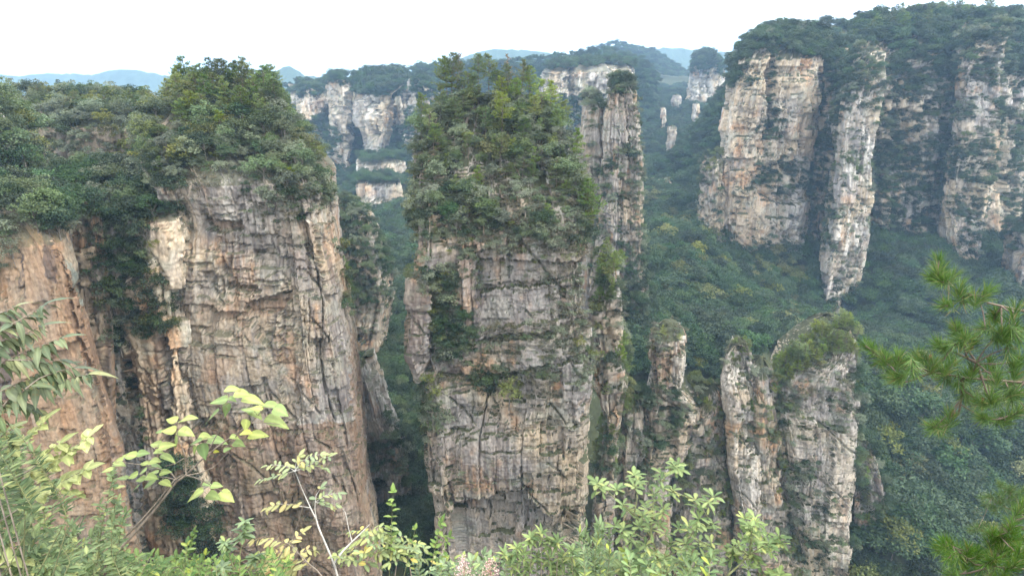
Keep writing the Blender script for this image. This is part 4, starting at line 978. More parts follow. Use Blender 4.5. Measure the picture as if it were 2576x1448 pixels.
# ---- gap ridges
grow('broad', 'gapridge', [(820, 500), (890, 505), (960, 600), (1010, 740), (1000, 790), (860, 760), (850, 640)], 150, (3.5, 6.5), [0, 1, 2, 4, 3], 2.3, .3, where='the ridge in the gap')
grow('shrub', 'gapridge', [(860, 740), (1010, 740), (1000, 860), (900, 860)], 50, (1.5, 3), [0, 1, 4], 1.6, .4, where='the ridge in the gap')
grow('broad', 'gapridge', [(900, 900), (1010, 900), (1030, 1010), (920, 1010)], 60, (4, 6.5), [1, 0, 4], 2.2, .1, where='the ridge in the gap')
grow('broad', 'gaprock', [(915, 1040), (960, 1040), (1060, 1180), (1060, 1440), (950, 1440), (930, 1200)], 50, (4, 7), [0, 1, 4, 2], 2.3, .2, facing=-.5, where='the gap at the broad pillar')
grow('shrub', 'gaprock', [(905, 960), (950, 960), (1050, 1180), (1050, 1400), (940, 1400)], 40, (1.5, 3), [0, 2, 1], 1.5, .4, where='the gap at the broad pillar')
grow('shrub', 'broad', [(430, 350), (700, 350), (760, 400), (700, 440), (430, 450)], 110, (1.2, 2.8), [0, 1, 4, 5, 2], 1.2, .6, where='the brow of the broad pillar')
grow('broad', 'broad', [(430, 370), (640, 370), (640, 420), (430, 440)], 24, (3.2, 5), [0, 1, 2], 2, .5, where='the brow of the broad pillar')
# ---- low pillars
plant('pine', 'stump', 1668, 852, 815, 3, 'the stubby block-topped pillar')
grow('shrub', 'stump', [(1640, 830), (1725, 830), (1732, 880), (1640, 890)], 22, (1, 2.4), [3, 5, 1], 1.3, .8, where='the stubby block-topped pillar')
grow('shrub', 'stump', [(1605, 990), (1700, 980), (1740, 1040), (1730, 1090), (1650, 1150), (1600, 1130)], 70, (1.4, 3.2), [0, 1, 2, 5], 1.3, .3, where='the stubby block-topped pillar')
grow('broad', 'stump', [(1610, 1000), (1690, 990), (1720, 1080), (1640, 1120)], 12, (3, 4.6), [0, 2, 1], 2.2, .3, where='the stubby block-topped pillar')
for hst, reg, nb, ns, npn, wh in [('saddle', [(1640, 960), (1860, 960), (1900, 1460), (1600, 1460)], 60, 130, 26, 'the saddle beside the stubby pillar'), ('saddleb', [(1870, 910), (1990, 910), (2050, 1460), (1870, 1460)], 30, 80, 14, 'the saddle beside the crested pillar'), ('saddlec', [(1540, 980), (1640, 980), (1650, 1460), (1530, 1460)], 30, 80, 12, 'the step beside the wooded buttress')]:
    grow('pine', hst, reg, npn * 2, (3.2, 5.5), [0, 1, 3, 0], 1.8, .3, where=wh)
    grow('broad', hst, reg, nb, (3, 5.2), [0, 2, 5, 3, 0], 2.0, .3, where=wh)
    grow('shrub', hst, reg, ns, (1.5, 3.2), [0, 1, 3, 4, 0], 1.3, .3, where=wh)
grow('shrub', 'crest', [(1930, 960), (2060, 820), (2160, 810), (2180, 860), (2080, 900), (1970, 970)], 80, (1.2, 2.6), [1, 5, 4, 3, 0], 1.2, .6, where='the slanting crest')
grow('pine', 'crest', [(1930, 960), (2060, 820), (2160, 810), (2180, 860), (2080, 900), (1970, 970)], 34, (3, 5.5), [0, 3, 0, 1], 1.7, .6, where='the slanting crest')
plant('pine', 'slim', 1834, 900, 865, 0, 'the slimmest low pillar'); plant('pine', 'slim', 1868, 895, 868, 3, 'the slimmest low pillar'); plant('pine', 'slim', 1855, 920, 888, 0, 'the slimmest low pillar')
grow('pine', 'slim', ('e', 1862, 895, 42, 30), 9, (2.5, 4.5), [0, 3, 1], 1.8, .5, where='the slimmest low pillar')
grow('shrub', 'slim', ('e', 1862, 930, 46, 55), 34, (1, 2.6), [0, 1, 5, 3], 1.2, .5, where='the slimmest low pillar')
grow('shrub', 'slim', [(1840, 1100), (1880, 1000), (1910, 1100), (1860, 1330)], 16, (1, 2.4), [0, 1, 5], 1.4, .5, where='the slimmest low pillar')
CR = [(1900, 985), (1920, 910), (1990, 855), (2050, 808), (2140, 800), (2168, 850), (2165, 900), (2080, 880), (2000, 930)]
CR = [(1915, 990), (1935, 925), (1990, 895), (2060, 835), (2150, 815), (2190, 850), (2188, 930), (2100, 900), (2010, 950)]
grow('pine', 'crest', CR, 80, (4, 7), [0, 3, 0, 1], 1.9, .4, where='the slanting crest')
grow('shrub', 'crest', [(1915, 1005), (1930, 930), (2060, 835), (2180, 840), (2188, 980), (2000, 1010)], 110, (1.1, 2.6), [1, 5, 0, 4, 3], 1.2, .4, where='the slanting crest')
grow('scrub', 'crest', [(1930, 900), (2165, 880), (2165, 1050), (1940, 1060)], 80, (.7, 1.8), None, 1.1, .6)
for e, n in [(('e', 2110, 1050, 36, 50), 24), (('e', 1990, 1080, 40, 60), 30), (('e', 2000, 1230, 36, 80), 34), (('e', 2080, 1260, 26, 50), 14), (('e', 2060, 1380, 60, 60), 26), (('e', 1965, 1000, 50, 36), 20)]:
    grow('shrub', 'crest', e, n, (1.4, 3.2), [0, 1, 2, 4], 1.4, .3, where='the face under the slanting crest')
grow('pine', 'crest', ('e', 1975, 1060, 45, 60), 10, (3, 5), [0, 1, 3], 2, .4, where='the face under the slanting crest')
grow('broad', 'crest', [(2150, 900), (2180, 900), (2200, 1448), (2150, 1448)], 40, (3.5, 5.5), [0, 2, 1], 2, .1, facing=-.9, where='the foot of the slanting crest')
# ---- tower beyond
grow('shrub', 'tower', ('e', 1570, 205, 48, 32), 46, (2, 4.4), [0, 1, 3, 2], 1.5, .4, where='the tip of the slender tower')
grow('broad', 'tower', ('e', 1570, 205, 40, 26), 14, (4, 6.5), [0, 1, 3], 2, .4, where='the tip of the slender tower')
grow('shrub', 'tower', [(1520, 240), (1610, 240), (1630, 400), (1640, 640), (1600, 640), (1590, 400), (1580, 270)], 90, (2, 4), [0, 2, 1, 4], 1.8, .3, where='the slender tower')
grow('broad', 'tower', [(1510, 400), (1600, 380), (1610, 520), (1510, 510)], 34, (4, 6.5), [0, 1, 2], 2.6, .3, where='the slender tower')
grow('shrub', 'tower', [(1490, 560), (1650, 560), (1650, 800), (1490, 800)], 110, (2, 4.5), [0, 1, 2, 4], 1.9, .3, where='the slender tower')
grow('broad', 'tower', [(1560, 640), (1650, 620), (1660, 810), (1490, 810), (1490, 700)], 60, (4, 7), [0, 1, 4], 2.6, .2, where='the slender tower')
grow('broad', 'shoulder', ('e', 1495, 262, 40, 30), 26, (3.5, 6), [0, 1, 2], 2.2, .4, where='the square-shouldered rock')
grow('shrub', 'shoulder', [(1460, 270), (1530, 270), (1530, 600), (1470, 600)], 40, (1.5, 3.5), [0, 1, 4], 2, .5, where='the square-shouldered rock')
# ---- massif and neighbours
MC = [(1900, 60), (2090, 60), (2130, 120), (2130, 200), (2100, 175), (1960, 130), (1900, 130), (1885, 220), (1830, 230), (1840, 150), (1870, 90)]
grow('broad', 'massif', MC, 260, (5, 8.5), [7, 8, 9, 1, 2], 2.8, .3, where='the forest cap of the massif')
grow('broad', 'massif', [(1932, 120), (1958, 120), (1952, 260), (1950, 360), (1925, 350), (1935, 250)], 40, (4, 6), [1, 4], 2, .1, where='the cleft of the massif')
grow('broad', 'massif', ('e', 1975, 455, 85, 46), 90, (4.5, 7), [1, 4, 0], 2.4, .2, where='the bushy ledge of the massif')
grow('broad', 'massif', ('e', 1935, 335, 40, 26), 26, (3.5, 6), [1, 0], 2.3, .3, where='the cleft of the massif')
grow('shrub', 'massif', [(1790, 330), (2100, 250), (2090, 680), (1800, 640)], 120, (1.8, 3.6), [0, 2, 1, 5], 2.5, .8, where='the massif')
grow('broad', 'massif', [(2060, 120), (2130, 120), (2120, 330), (2080, 250)], 60, (4, 6.5), [0, 1, 4], 2.6, .2, where='the massif')
grow('broad', 'massif', [(1880, 560), (2080, 540), (2060, 640), (1900, 620)], 20, (3, 5), [1, 0], 3, .7, where='the massif')
grow('broad', 'massiffoot', [(1730, 380), (1815, 380), (1820, 620), (1730, 620)], 90, (3.5, 6), [0, 1, 2, 5], 2.6, .4, where='the massif shoulder')
grow('broad', 'spur', [(2100, 130), (2210, 130), (2215, 320), (2180, 330), (2150, 280), (2100, 300)], 110, (4.5, 7.5), [0, 1, 2], 2.7, .2, where='the whitish rib')
grow('broad', 'spur', [(2095, 340), (2150, 330), (2190, 430), (2130, 470), (2090, 420)], 50, (4, 6), [0, 3, 2], 2.6, .2, where='the whitish rib')
grow('pine', 'spur', ('e', 2140, 430, 40, 36), 12, (5, 7), [0, 1], 3, .3, where='the whitish rib')
grow('shrub', 'spur', [(2060, 340), (2205, 300), (2190, 800), (2060, 800)], 170, (1.6, 3.6), [0, 1, 4, 2], 2.2, .6, where='the whitish rib')
grow('broad', 'spur', [(2080, 480), (2110, 480), (2090, 640), (2050, 640)], 40, (4, 6), [0, 1], 2.4, .1, facing=-.6, where='the whitish rib')
WT = [(2110, 85), (2200, 60), (2300, 40), (2400, 14), (2580, 0), (2640, 60), (2640, 200), (2380, 200), (2300, 240), (2230, 190), (2120, 190)]
grow('broad', 'wall', [(2090, 50), (2190, 50), (2190, 150), (2090, 160)], 60, (5, 8), [7, 8, 9], 2.6, .2, facing=-.9, where='the skyline of the recessed wall')
grow('broad', 'massif', [(2060, 60), (2140, 60), (2140, 150), (2060, 120)], 50, (4.5, 7), [7, 8, 1], 2.4, .2, facing=-.9, where='the forest cap of the massif')
grow('broad', 'wall', WT, 420, (5, 9), [7, 8, 9, 8, 10], 3.0, .2, facing=-.5, where='the skyline of the recessed wall')
grow('pine', 'wall', [(2100, 90), (2240, 50), (2400, 10), (2640, 0), (2640, 40), (2400, 60), (2240, 90), (2120, 120)], 60, (8, 14), [2, 5, 1], 4, .2, facing=-.9, where='the skyline of the recessed wall')
grow('broad', 'wall', [(2120, 180), (2420, 180), (2400, 420), (2300, 400), (2200, 420)], 230, (4.5, 7.5), [1, 4, 0, 2], 2.8, .3, where='the recessed wall')
grow('broad', 'wall', [(2200, 330), (2250, 300), (2260, 620), (2190, 640)], 180, (4.5, 7), [1, 0, 2], 3, .3, where='the recessed wall')
grow('broad', 'wall', [(2180, 420), (2420, 360), (2400, 720), (2150, 720)], 420, (5, 8), [1, 4, 0], 3, .2, where='the recessed wall')
grow('broad', 'wall', [(2540, 60), (2640, 60), (2640, 640), (2520, 640)], 260, (5, 8), [1, 4, 0, 2], 3, .2, where='the recessed wall')
RT = 'righttower'
for reg, n, hh in [([(2400, 60), (2560, 50), (2560, 110), (2510, 120), (2440, 150), (2400, 230), (2380, 240)], 110, (4.5, 8)), (('e', 2470, 130, 60, 36), 50, (4, 6.5)), (('e', 2490, 195, 50, 34), 46, (4, 6.5)), (('e', 2420, 300, 30, 26), 24, (4, 6)),
                  (('e', 2440, 370, 60, 30), 60, (4, 6.5)), (('e', 2460, 430, 90, 46), 110, (4, 7)), (('e', 2540, 300, 40, 60), 40, (4, 6)), (('e', 2370, 480, 40, 60), 46, (4, 6.5)), (('e', 2440, 520, 60, 40), 40, (3.5, 6))]:
    grow('broad', RT, reg, n, hh, [0, 1, 4, 2], 2.4, .25, where='the stepped cliff tower')
grow('shrub', RT, [(2380, 80), (2560, 80), (2540, 620), (2370, 620)], 130, (1.6, 3.4), [0, 2, 1, 4], 2.5, .6, where='the stepped cliff tower')
grow('broad', 'massif', [(1820, 610), (2070, 640), (2070, 760), (1850, 740)], 110, (4.5, 7.5), [0, 1, 4, 2], 2.6, .1, facing=-.6, where='the foot of the massif')
grow('broad', 'spur', [(2040, 700), (2160, 680), (2170, 860), (2040, 860)], 70, (4, 7), [0, 1, 4, 2], 2.4, .1, facing=-.6, where='the whitish rib')
grow('broad', 'righttower', [(2380, 560), (2520, 560), (2500, 760), (2400, 760)], 60, (4, 7), [0, 1, 4, 2], 2.6, .1, facing=-.6, where='the stepped cliff tower')
grow('broad', 'tower', [(1480, 740), (1660, 740), (1660, 900), (1480, 900)], 60, (4, 7), [0, 1, 4], 2.4, .1, facing=-.6, where='the slender tower')
# ---- far cliffs and slopes
FV = [7, 8, 9, 7, 8, 9]
grow('broad', 'farwall', [(730, 240), (760, 212), (1110, 188), (1120, 232), (1000, 232), (900, 232), (780, 240)], 280, (6, 9), FV, 3.6, .2)
grow('broad', 'farwall', [(730, 330), (1120, 330), (1120, 480), (730, 480)], 220, (6, 10), FV, 4, .3)
grow('broad', 'fara', ('e', 785, 228, 56, 18), 60, (5, 8), FV, 3.2, .3); grow('broad', 'farb', ('e', 850, 205, 36, 22), 60, (5, 8.5), FV, 3.5, .3)
grow('broad', 'farc', [(880, 240), (900, 185), (1060, 185), (1060, 260), (960, 250)], 260, (7, 12), FV, 3.5, .2); grow('broad', 'fard', [(1015, 230), (1060, 200), (1110, 190), (1110, 260), (1060, 260)], 90, (6, 10), FV, 3.5, .2)
grow('broad', 'fard', [(1020, 300), (1110, 260), (1110, 420), (1020, 420)], 110, (6, 9), FV, 3.5, .2)
grow('broad', 'fara', [(730, 330), (840, 300), (840, 430), (730, 430)], 90, (6, 10), FV, 3.5, .3); grow('broad', 'farb', [(800, 330), (850, 330), (850, 440), (800, 440)], 40, (6, 9), FV, 3.5, .3)
grow('broad', 'farg', [(1340, 175), (1380, 140), (1600, 128), (1630, 180), (1600, 178), (1540, 165), (1470, 172), (1400, 182)], 260, (5, 9), FV, 3.4, .2)
grow('broad', 'farg', [(1350, 255), (1640, 255), (1640, 345), (1350, 345)], 170, (6, 9), FV, 3.5, .2)
grow('broad', 'farg', [(1600, 150), (1640, 170), (1640, 340), (1600, 330)], 90, (6, 10), FV, 3.5, .2)
grow('broad', 'farh', [(1735, 190), (1750, 140), (1800, 120), (1845, 150), (1845, 200), (1800, 190)], 260, (7, 12), FV, 3.8, .2)
grow('broad', 'fare', ('e', 950, 402, 70, 12), 50, (6, 9), FV, 3.5, .2); grow('broad', 'farf', ('e', 950, 455, 70, 12), 50, (6, 9), FV, 3.5, .2)
SLOPE = [(730, 260), (1120, 260), (1120, 700), (800, 700)]
grow('broad', 'ground', [(720, 240), (1120, 240), (1120, 760), (800, 760)], 2000, (6.5, 10.5), FV, 4, .3, where='the far slope')
grow('broad', 'ground', [(1560, 130), (1860, 130), (1860, 480), (1560, 480)], 2600, (7, 11), FV, 4, .3, where='the blue slope')
grow('broad', 'ground', [(1580, 470), (1860, 470), (2080, 640), (2080, 960), (1580, 980)], 1700, (7, 12.5), [7, 8, 9, 8, 7, 9, 8, 11], 4.4, .3, where='the valley wood')
grow('broad', 'ground', [(2120, 480), (2640, 480), (2640, 1000), (2120, 1000)], 1400, (7, 12.5), [7, 8, 9, 8, 7, 9, 8], 4.4, .3, where='the valley wood')
grow('broad', 'ground', [(2130, 960), (2640, 960), (2640, 1500), (2130, 1500)], 420, (9, 15), [7, 8, 9, 9, 7, 7, 8, 9, 11], 4.6, .3, where='the near valley wood')
grow('broad', 'ground', [(860, 860), (1120, 860), (1120, 1460), (860, 1460)], 400, (5, 9), [1, 4, 0], 3.2, .3, where='the gap between the big pillars')
grow('broad', 'rim', [(600, 130), (1900, 130), (1900, 320), (600, 320)], 900, (7, 12), FV, 4, .2)
grow('broad', 'hill', [(1380, 100), (1860, 100), (1860, 300), (1380, 300)], 700, (9, 15), FV, 5, .2)
grow('broad', 'ground', [(1540, 900), (2200, 900), (2200, 1460), (1540, 1460)], 260, (5, 9), [7, 8, 9, 1], 3.4, .3, where='the hollows between the low pillars')
grow('broad', 'ground', [(930, 560), (1070, 560), (1070, 960), (930, 960)], 260, (5, 9), [7, 8, 9], 3.6, .3, where='the gap between the big pillars')
grow('broad', 'ground', [(2070, 20), (2210, 20), (2210, 150), (2070, 150)], 90, (6, 9), [7, 8, 9], 3, .2, facing=-.9, where='the skyline of the recessed wall')
grow('broad', 'skirt', [(2130, 1080), (2280, 1080), (2290, 1460), (2120, 1460)], 70, (4, 7), [0, 7, 2, 8], 2.2, .2, facing=-.5, where='the step below the crested pillar')
grow('pine', 'skirt', [(2130, 1080), (2280, 1080), (2290, 1460), (2120, 1460)], 14, (4, 7), [0, 1, 3], 2.6, .2, facing=-.5, where='the step below the crested pillar')
grow('broad', 'stump', [(1595, 990), (1690, 985), (1720, 1060), (1660, 1150), (1590, 1180)], 30, (3, 5), [0, 2, 1, 7], 1.8, .2, where='the stubby block-topped pillar')
grow('shrub', 'stump', [(1590, 1120), (1650, 1150), (1640, 1448), (1570, 1448)], 60, (2, 3.8), [0, 1, 2, 4], 1.4, .2, facing=-.6, where='the stubby block-topped pillar')
grow('broad', 'crest', [(1915, 980), (1985, 1000), (2010, 1180), (2000, 1448), (1950, 1448)], 40, (3, 5), [0, 2, 1, 7], 1.9, .2, facing=-.5, where='the face under the slanting crest')
grow('shrub', 'crest', [(1990, 1180), (2070, 1160), (2090, 1448), (1980, 1448)], 60, (1.8, 3.4), [0, 1, 2, 4], 1.4, .2, where='the face under the slanting crest')
grow('scrub', 'central', [(1012, 460), (1494, 460), (1496, 660), (1012, 660)], 160, (.7, 1.7), None, 1.0, .5)
grow('scrub', 'stump', [(1625, 825), (1735, 825), (1735, 890), (1625, 890)], 60, (.7, 1.6), None, .7, .8)
grow('scrub', 'slim', [(1810, 860), (1920, 860), (1920, 930), (1810, 930)], 50, (.7, 1.6), None, .7, .8)
grow('scrub', 'crest', [(1920, 1000), (2060, 815), (2180, 810), (2190, 960), (2000, 1020)], 200, (.8, 1.8), None, .8, .8)
grow('broad', 'farright', [(2520, 540), (2640, 540), (2640, 640), (2520, 640)], 50, (4, 7), [7, 8, 9], 2.2, .4, facing=-.9, where='the rock behind the pine branch')
grow('broad', 'wall', [(2050, 110), (2140, 110), (2130, 440), (2050, 440)], 110, (5, 8), [8, 9, 1], 2.4, .2, facing=-.9, where='the recessed wall')
grow('broad', 'massif', [(2070, 130), (2130, 130), (2110, 420), (2080, 420)], 60, (4.5, 7), [8, 1, 9], 2.2, .2, facing=-.9, where='the massif')
grow('broad', 'spur', [(2090, 140), (2150, 140), (2130, 330), (2080, 330)], 50, (4.5, 7), [8, 0, 9], 2.2, .2, facing=-.9, where='the whitish rib')
grow('broad', 'gully', [(2030, 100), (2170, 100), (2150, 420), (2110, 760), (2020, 760)], 200, (4.5, 8), [8, 9, 1, 7], 2.5, .25, facing=-.6, where='the gully beside the whitish rib')
grow('broad', 'edge', [(90, 470), (250, 470), (260, 560), (170, 590), (120, 590)], 26, (3.5, 6), [0, 1, 4, 7], 1.8, .6, facing=-.9, where='the brink of the tawny cliff')
grow('shrub', 'edge', [(60, 470), (250, 470), (260, 570), (170, 600), (60, 590)], 40, (1.5, 3), [0, 1, 2, 4], 1.2, .6, facing=-.9, where='the brink of the tawny cliff')
print('plants', len(PLANTS), {k: sum(p['kind'] == k for p in PLANTS) for k in VAR}, round(time.time() - T0, 1))

# ---- ridge forests (mountains too far for single trees keep their own rough skin)

# ---- the largest of each kind become things; the rest one mass each
KN = {'pine': ('pine_tree', 'pine tree'), 'broad': ('broadleaf_tree', 'tree'), 'shrub': ('shrub', 'shrub')}
MASS = {'pine': [], 'broad': [], 'shrub': [], 'scrub': []}
LIM = {'pine': 300, 'broad': 300, 'shrub': 300}
first = {}
LABELLED = []
for kind in ('pine', 'broad', 'shrub'):
    L = [p for p in PLANTS if p['kind'] == kind]
    for p in L:
        q, s, dp = project(p['loc'] + np.array([0, 0, p['h'] * .6]))
        p['px'], p['py'], p['app'] = q, s, p['h'] / dp
        inview = -10 < q < 2586 and -10 < s < 1458
        ci, cj = int(np.clip(s / CS, 0, zb_h - 1)), int(np.clip(q / CS, 0, zb_w - 1))
        p['seen'] = inview and dp < ZBUF[ci, cj] + 4
    L.sort(key=lambda p: -(p['app'] * (1 if p['seen'] else .01)))
    for n_, p in enumerate(L):
        if n_ < LIM[kind] and p['seen']:
            v = VAR[kind][p['var']]
            root = bpy.data.objects.new(KN[kind][0], None)
            root.empty_display_size = .3
            root.location = p['loc']; root.rotation_euler = (RS.uniform(-.06, .06), RS.uniform(-.06, .06), p['rz'])
            sc = p['h'] / v['size']
            root.scale = (sc * p['sq'], sc * p['sq'], sc)
            COL.objects.link(root)
            for me_, nm in ((v['wood'], v['wname']), (v['leaf'], v['lname'])):
                o = bpy.data.objects.new(nm, me_); COL.objects.link(o); o.parent = root
                if nm == v['lname'] and (kind, p['var']) not in first: first[(kind, p['var'])] = o
            LABELLED.append((root, kind, p))
        else:
            MASS[kind].append(p)
MASS['scrub'] = [p for p in PLANTS if p['kind'] == 'scrub']

def size_word(kind, app):
    return ''

byw = {}
for root, kind, p in LABELLED: byw.setdefault((kind, p['where']), []).append((root, p))
for (kind, where), L in byw.items():
    noun = KN[kind][1]
    hs = np.array([p['h'] for _, p in L]); xs = np.array([p['px'] for _, p in L]); ys = np.array([p['py'] for _, p in L])
    rank = lambda v, a: (a < v).mean()
    tones = [VAR[kind][p['var']]['tone'] for _, p in L]
    for (root, p), tone in zip(L, tones):
        root['category'] = noun
        root['group'] = '%ss on %s' % (noun, where)
        same = np.array([t == tone for t in tones])
        size = 'tall' if rank(p['h'], hs) > .66 else 'small' if rank(p['h'], hs) < .33 else 'middling'
        col = 'left' if rank(p['px'], xs) < .3 else 'right' if rank(p['px'], xs) > .7 else 'middle'
        row = 'top' if rank(p['py'], ys) < .3 else 'bottom' if rank(p['py'], ys) > .7 else 'middle'
        if len(L) == 1: lab = '%s %s, the only one on %s' % (tone, noun, where)
        elif same.sum() == 1: lab = 'the one %s %s on %s' % (tone, noun, where)
        elif p['px'] == xs[same].min(): lab = 'leftmost %s %s on %s' % (tone, noun, where)
        elif p['px'] == xs[same].max(): lab = 'rightmost %s %s on %s' % (tone, noun, where)
        elif p['h'] == hs[same].max(): lab = 'tallest %s %s on %s' % (tone, noun, where)
        elif p['py'] == ys[same].max(): lab = 'lowest-standing %s %s on %s' % (tone, noun, where)
        else:
            place = {('top', 'left'): 'top left', ('top', 'right'): 'top right', ('top', 'middle'): 'top', ('bottom', 'left'): 'bottom left', ('bottom', 'right'): 'bottom right', ('bottom', 'middle'): 'bottom',
                     ('middle', 'left'): 'left', ('middle', 'right'): 'right', ('middle', 'middle'): 'middle'}[(row, col)]
            lab = '%s %s %s, %s of %s' % (size, tone, noun, place, where)
        root['label'] = lab

# ---- the masses: one object each, its plants set out by a node group
def mass(name, label, plants, kinds):
    P = [p for p in plants if (p['kind'], p['var']) in first or p['kind'] == 'scrub']
    if not P: return
    me = bpy.data.meshes.new(name)
    me.vertices.add(len(P))
    loc = np.array([p['loc'] for p in P], np.float32)
    me.vertices.foreach_set('co', loc.ravel())
    keys = sorted({(p['kind'], p['var']) for p in P})
    a = me.attributes.new('which', 'INT', 'POINT'); a.data.foreach_set('value', np.array([keys.index((p['kind'], p['var'])) for p in P], np.int32))
    a = me.attributes.new('turn', 'FLOAT_VECTOR', 'POINT'); a.data.foreach_set('vector', np.array([(0, 0, p['rz']) for p in P], np.float32).ravel())
    a = me.attributes.new('size', 'FLOAT_VECTOR', 'POINT')
    a.data.foreach_set('vector', np.array([np.array([p['sq'], p['sq'], 1]) * p['h'] / VAR[p['kind']][p['var']]['size'] for p in P], np.float32).ravel())
    ob = link(name, me); tag(ob, label, None, None, 'stuff')
    ng = bpy.data.node_groups.new(name, 'GeometryNodeTree')
    ng.interface.new_socket('Geometry', in_out='INPUT', socket_type='NodeSocketGeometry')
    ng.interface.new_socket('Geometry', in_out='OUTPUT', socket_type='NodeSocketGeometry')
    N, L = ng.nodes, ng.links
    gi = N.new('NodeGroupInput'); go = N.new('NodeGroupOutput'); jo = N.new('GeometryNodeJoinGeometry')
    prev = gi.outputs[0]
    for k, key in enumerate(keys):
        src = first[key]
        oi = N.new('GeometryNodeObjectInfo'); oi.inputs['Object'].default_value = src; oi.inputs['As Instance'].default_value = True
        io = N.new('GeometryNodeInstanceOnPoints')
        w = N.new('GeometryNodeInputNamedAttribute'); w.data_type = 'INT'; w.inputs[0].default_value = 'which'
        eq = N.new('FunctionNodeCompare'); eq.data_type = 'INT'; eq.operation = 'EQUAL'
        L.new(w.outputs[0], eq.inputs[2]); eq.inputs[3].default_value = k
        t = N.new('GeometryNodeInputNamedAttribute'); t.data_type = 'FLOAT_VECTOR'; t.inputs[0].default_value = 'turn'
        s = N.new('GeometryNodeInputNamedAttribute'); s.data_type = 'FLOAT_VECTOR'; s.inputs[0].default_value = 'size'
        L.new(prev, io.inputs['Points']); L.new(eq.outputs[0], io.inputs['Selection']); L.new(oi.outputs['Geometry'], io.inputs['Instance'])
        L.new(t.outputs[0], io.inputs['Rotation']); L.new(s.outputs[0], io.inputs['Scale'])
        L.new(io.outputs[0], jo.inputs[0])
    L.new(jo.outputs[0], go.inputs[0])
    md = ob.modifiers.new('plants', 'NODES'); md.node_group = ng
    return ob

# one real plant of each scrub form, which the mass repeats
for k, v in enumerate(VAR['scrub']):
    p = MASS['scrub'][k * 7]
    root = bpy.data.objects.new('shrub', None); root.location = p['loc']; root.scale = (p['h'] / v['size'],) * 3; COL.objects.link(root)
    tag(root, ['dull brown-green scrub tuft on a narrow ledge of the tall middle pillar', 'second dull scrub tuft on the tall middle pillar face', 'grey-green scrub tuft on a ledge of the tall middle pillar'][k], 'shrub')
    link('stem', v['wood'], root)
    first[('scrub', k)] = link('foliage', v['leaf'], root)
mass('forest', 'mixed green woods on the far slopes, ledges and valley floor', MASS['broad'] + MASS['pine'], None)
mass('undergrowth', 'low scrub and small bushes growing on ledges of the rock faces', MASS['shrub'] + MASS['scrub'], None)
print('things', len(LABELLED), 'mass', {k: len(v) for k, v in MASS.items()}, round(time.time() - T0, 1))
# ------------------------------------------------------------------ the brink one stands on, and the plants on it
hx = np.linspace(-45, 45, 150); hy = np.concatenate([np.linspace(-30, 0, 30), np.linspace(.25, 8, 40), np.linspace(8.6, 26, 40)])
HX, HY = np.meshgrid(hx, hy)
def brink_z(x, y):
    z = np.where(y < .4, -1.65, -1.65 - 1.25 * (y - .4) - .11 * np.maximum(y - 3, 0) ** 2)
    return CAM_Z + z - .02 * x * x * (y > 0) * .3 + (f2(x / 1.3 + 9, y / 1.3, 91, 4) - .5) * .5 - .15
HZ = brink_z(HX, HY)
V = np.stack([HX, HY, HZ], -1)
idx = np.arange(V.shape[0] * V.shape[1]).reshape(V.shape[:2])
F = np.stack([idx[:-1, :-1], idx[:-1, 1:], idx[1:, 1:], idx[1:, :-1]], -1).reshape(-1, 4)
hc = np.array([.07, .062, .038]) * (.6 + .8 * f2(HX / .5, HY / .5, 92, 3))[..., None]
tag(link('hillside', mesh_np('hillside', V.reshape(-1, 3), F, M_SOIL, hc.reshape(-1, 3), smooth=True)), 'steep earth slope under the viewpoint', None, None, 'structure')

RF = np.random.RandomState(77)
RIGHT, UPS, FWD = np.array([1., 0, 0]), np.array([0, SP, CP]), np.array([0, CP, -SP])
PROF = dict(
    heart=(np.array([0, .06, .2, .4, .62, .82, 1.0]), np.array([.25, .80, 1.0, .93, .66, .32, .02])),
    ovate=(np.array([0, .1, .25, .45, .65, .85, 1.0]), np.array([.08, .55, .92, 1.0, .78, .38, .02])),
    oval=(np.array([0, .1, .25, .5, .75, .92, 1.0]), np.array([.10, .5, .82, 1.0, .84, .45, .04])),
    lance=(np.array([0, .1, .25, .45, .65, .85, 1.0]), np.array([.10, .5, .86, 1.0, .74, .34, .02])),
    obov=(np.array([0, .15, .35, .55, .75, .9, 1.0]), np.array([.08, .30, .62, .92, 1.0, .62, .03])))

def leafset(P, A, N, L, W, kind='ovate', droop=.15, fold=.25, wave=.05):
    P, A, N = (np.atleast_2d(np.asarray(q, float)) for q in (P, A, N))
    n = len(P)
    L = np.broadcast_to(np.asarray(L, float), n); W = np.broadcast_to(np.asarray(W, float), n)
    A = A / (np.linalg.norm(A, axis=1, keepdims=True) + 1e-9)
    S = np.cross(A, N); S /= (np.linalg.norm(S, axis=1, keepdims=True) + 1e-9)
    N = np.cross(S, A)
    t, w = PROF[kind]
    k = len(t)
    dr = droop * RF.uniform(.4, 1.7, n); fo = fold * RF.uniform(.3, 1.5, n)
    C = P[:, None] + A[:, None] * (L[:, None] * t)[..., None] - N[:, None] * (L[:, None] * dr[:, None] * t ** 2)[..., None]
    hw = W[:, None] * w * .5
    wv = (RF.uniform(-1, 1, (n, k)) * wave * W[:, None])[..., None]
    Lf = C - S[:, None] * hw[..., None] + N[:, None] * (hw * fo[:, None])[..., None] + N[:, None] * wv
    Rt = C + S[:, None] * hw[..., None] + N[:, None] * (hw * fo[:, None])[..., None] - N[:, None] * wv
    V = np.stack([Lf, C, Rt], 2).reshape(n, k * 3, 3)
    q = []
    for i in range(k - 1):
        a = i * 3
        q += [(a, a + 1, a + 4, a + 3), (a + 1, a + 2, a + 5, a + 4)]
    F = (np.arange(n) * k * 3)[:, None, None] + np.array(q)[None]
    return V.reshape(-1, 3), F.reshape(-1, 4)

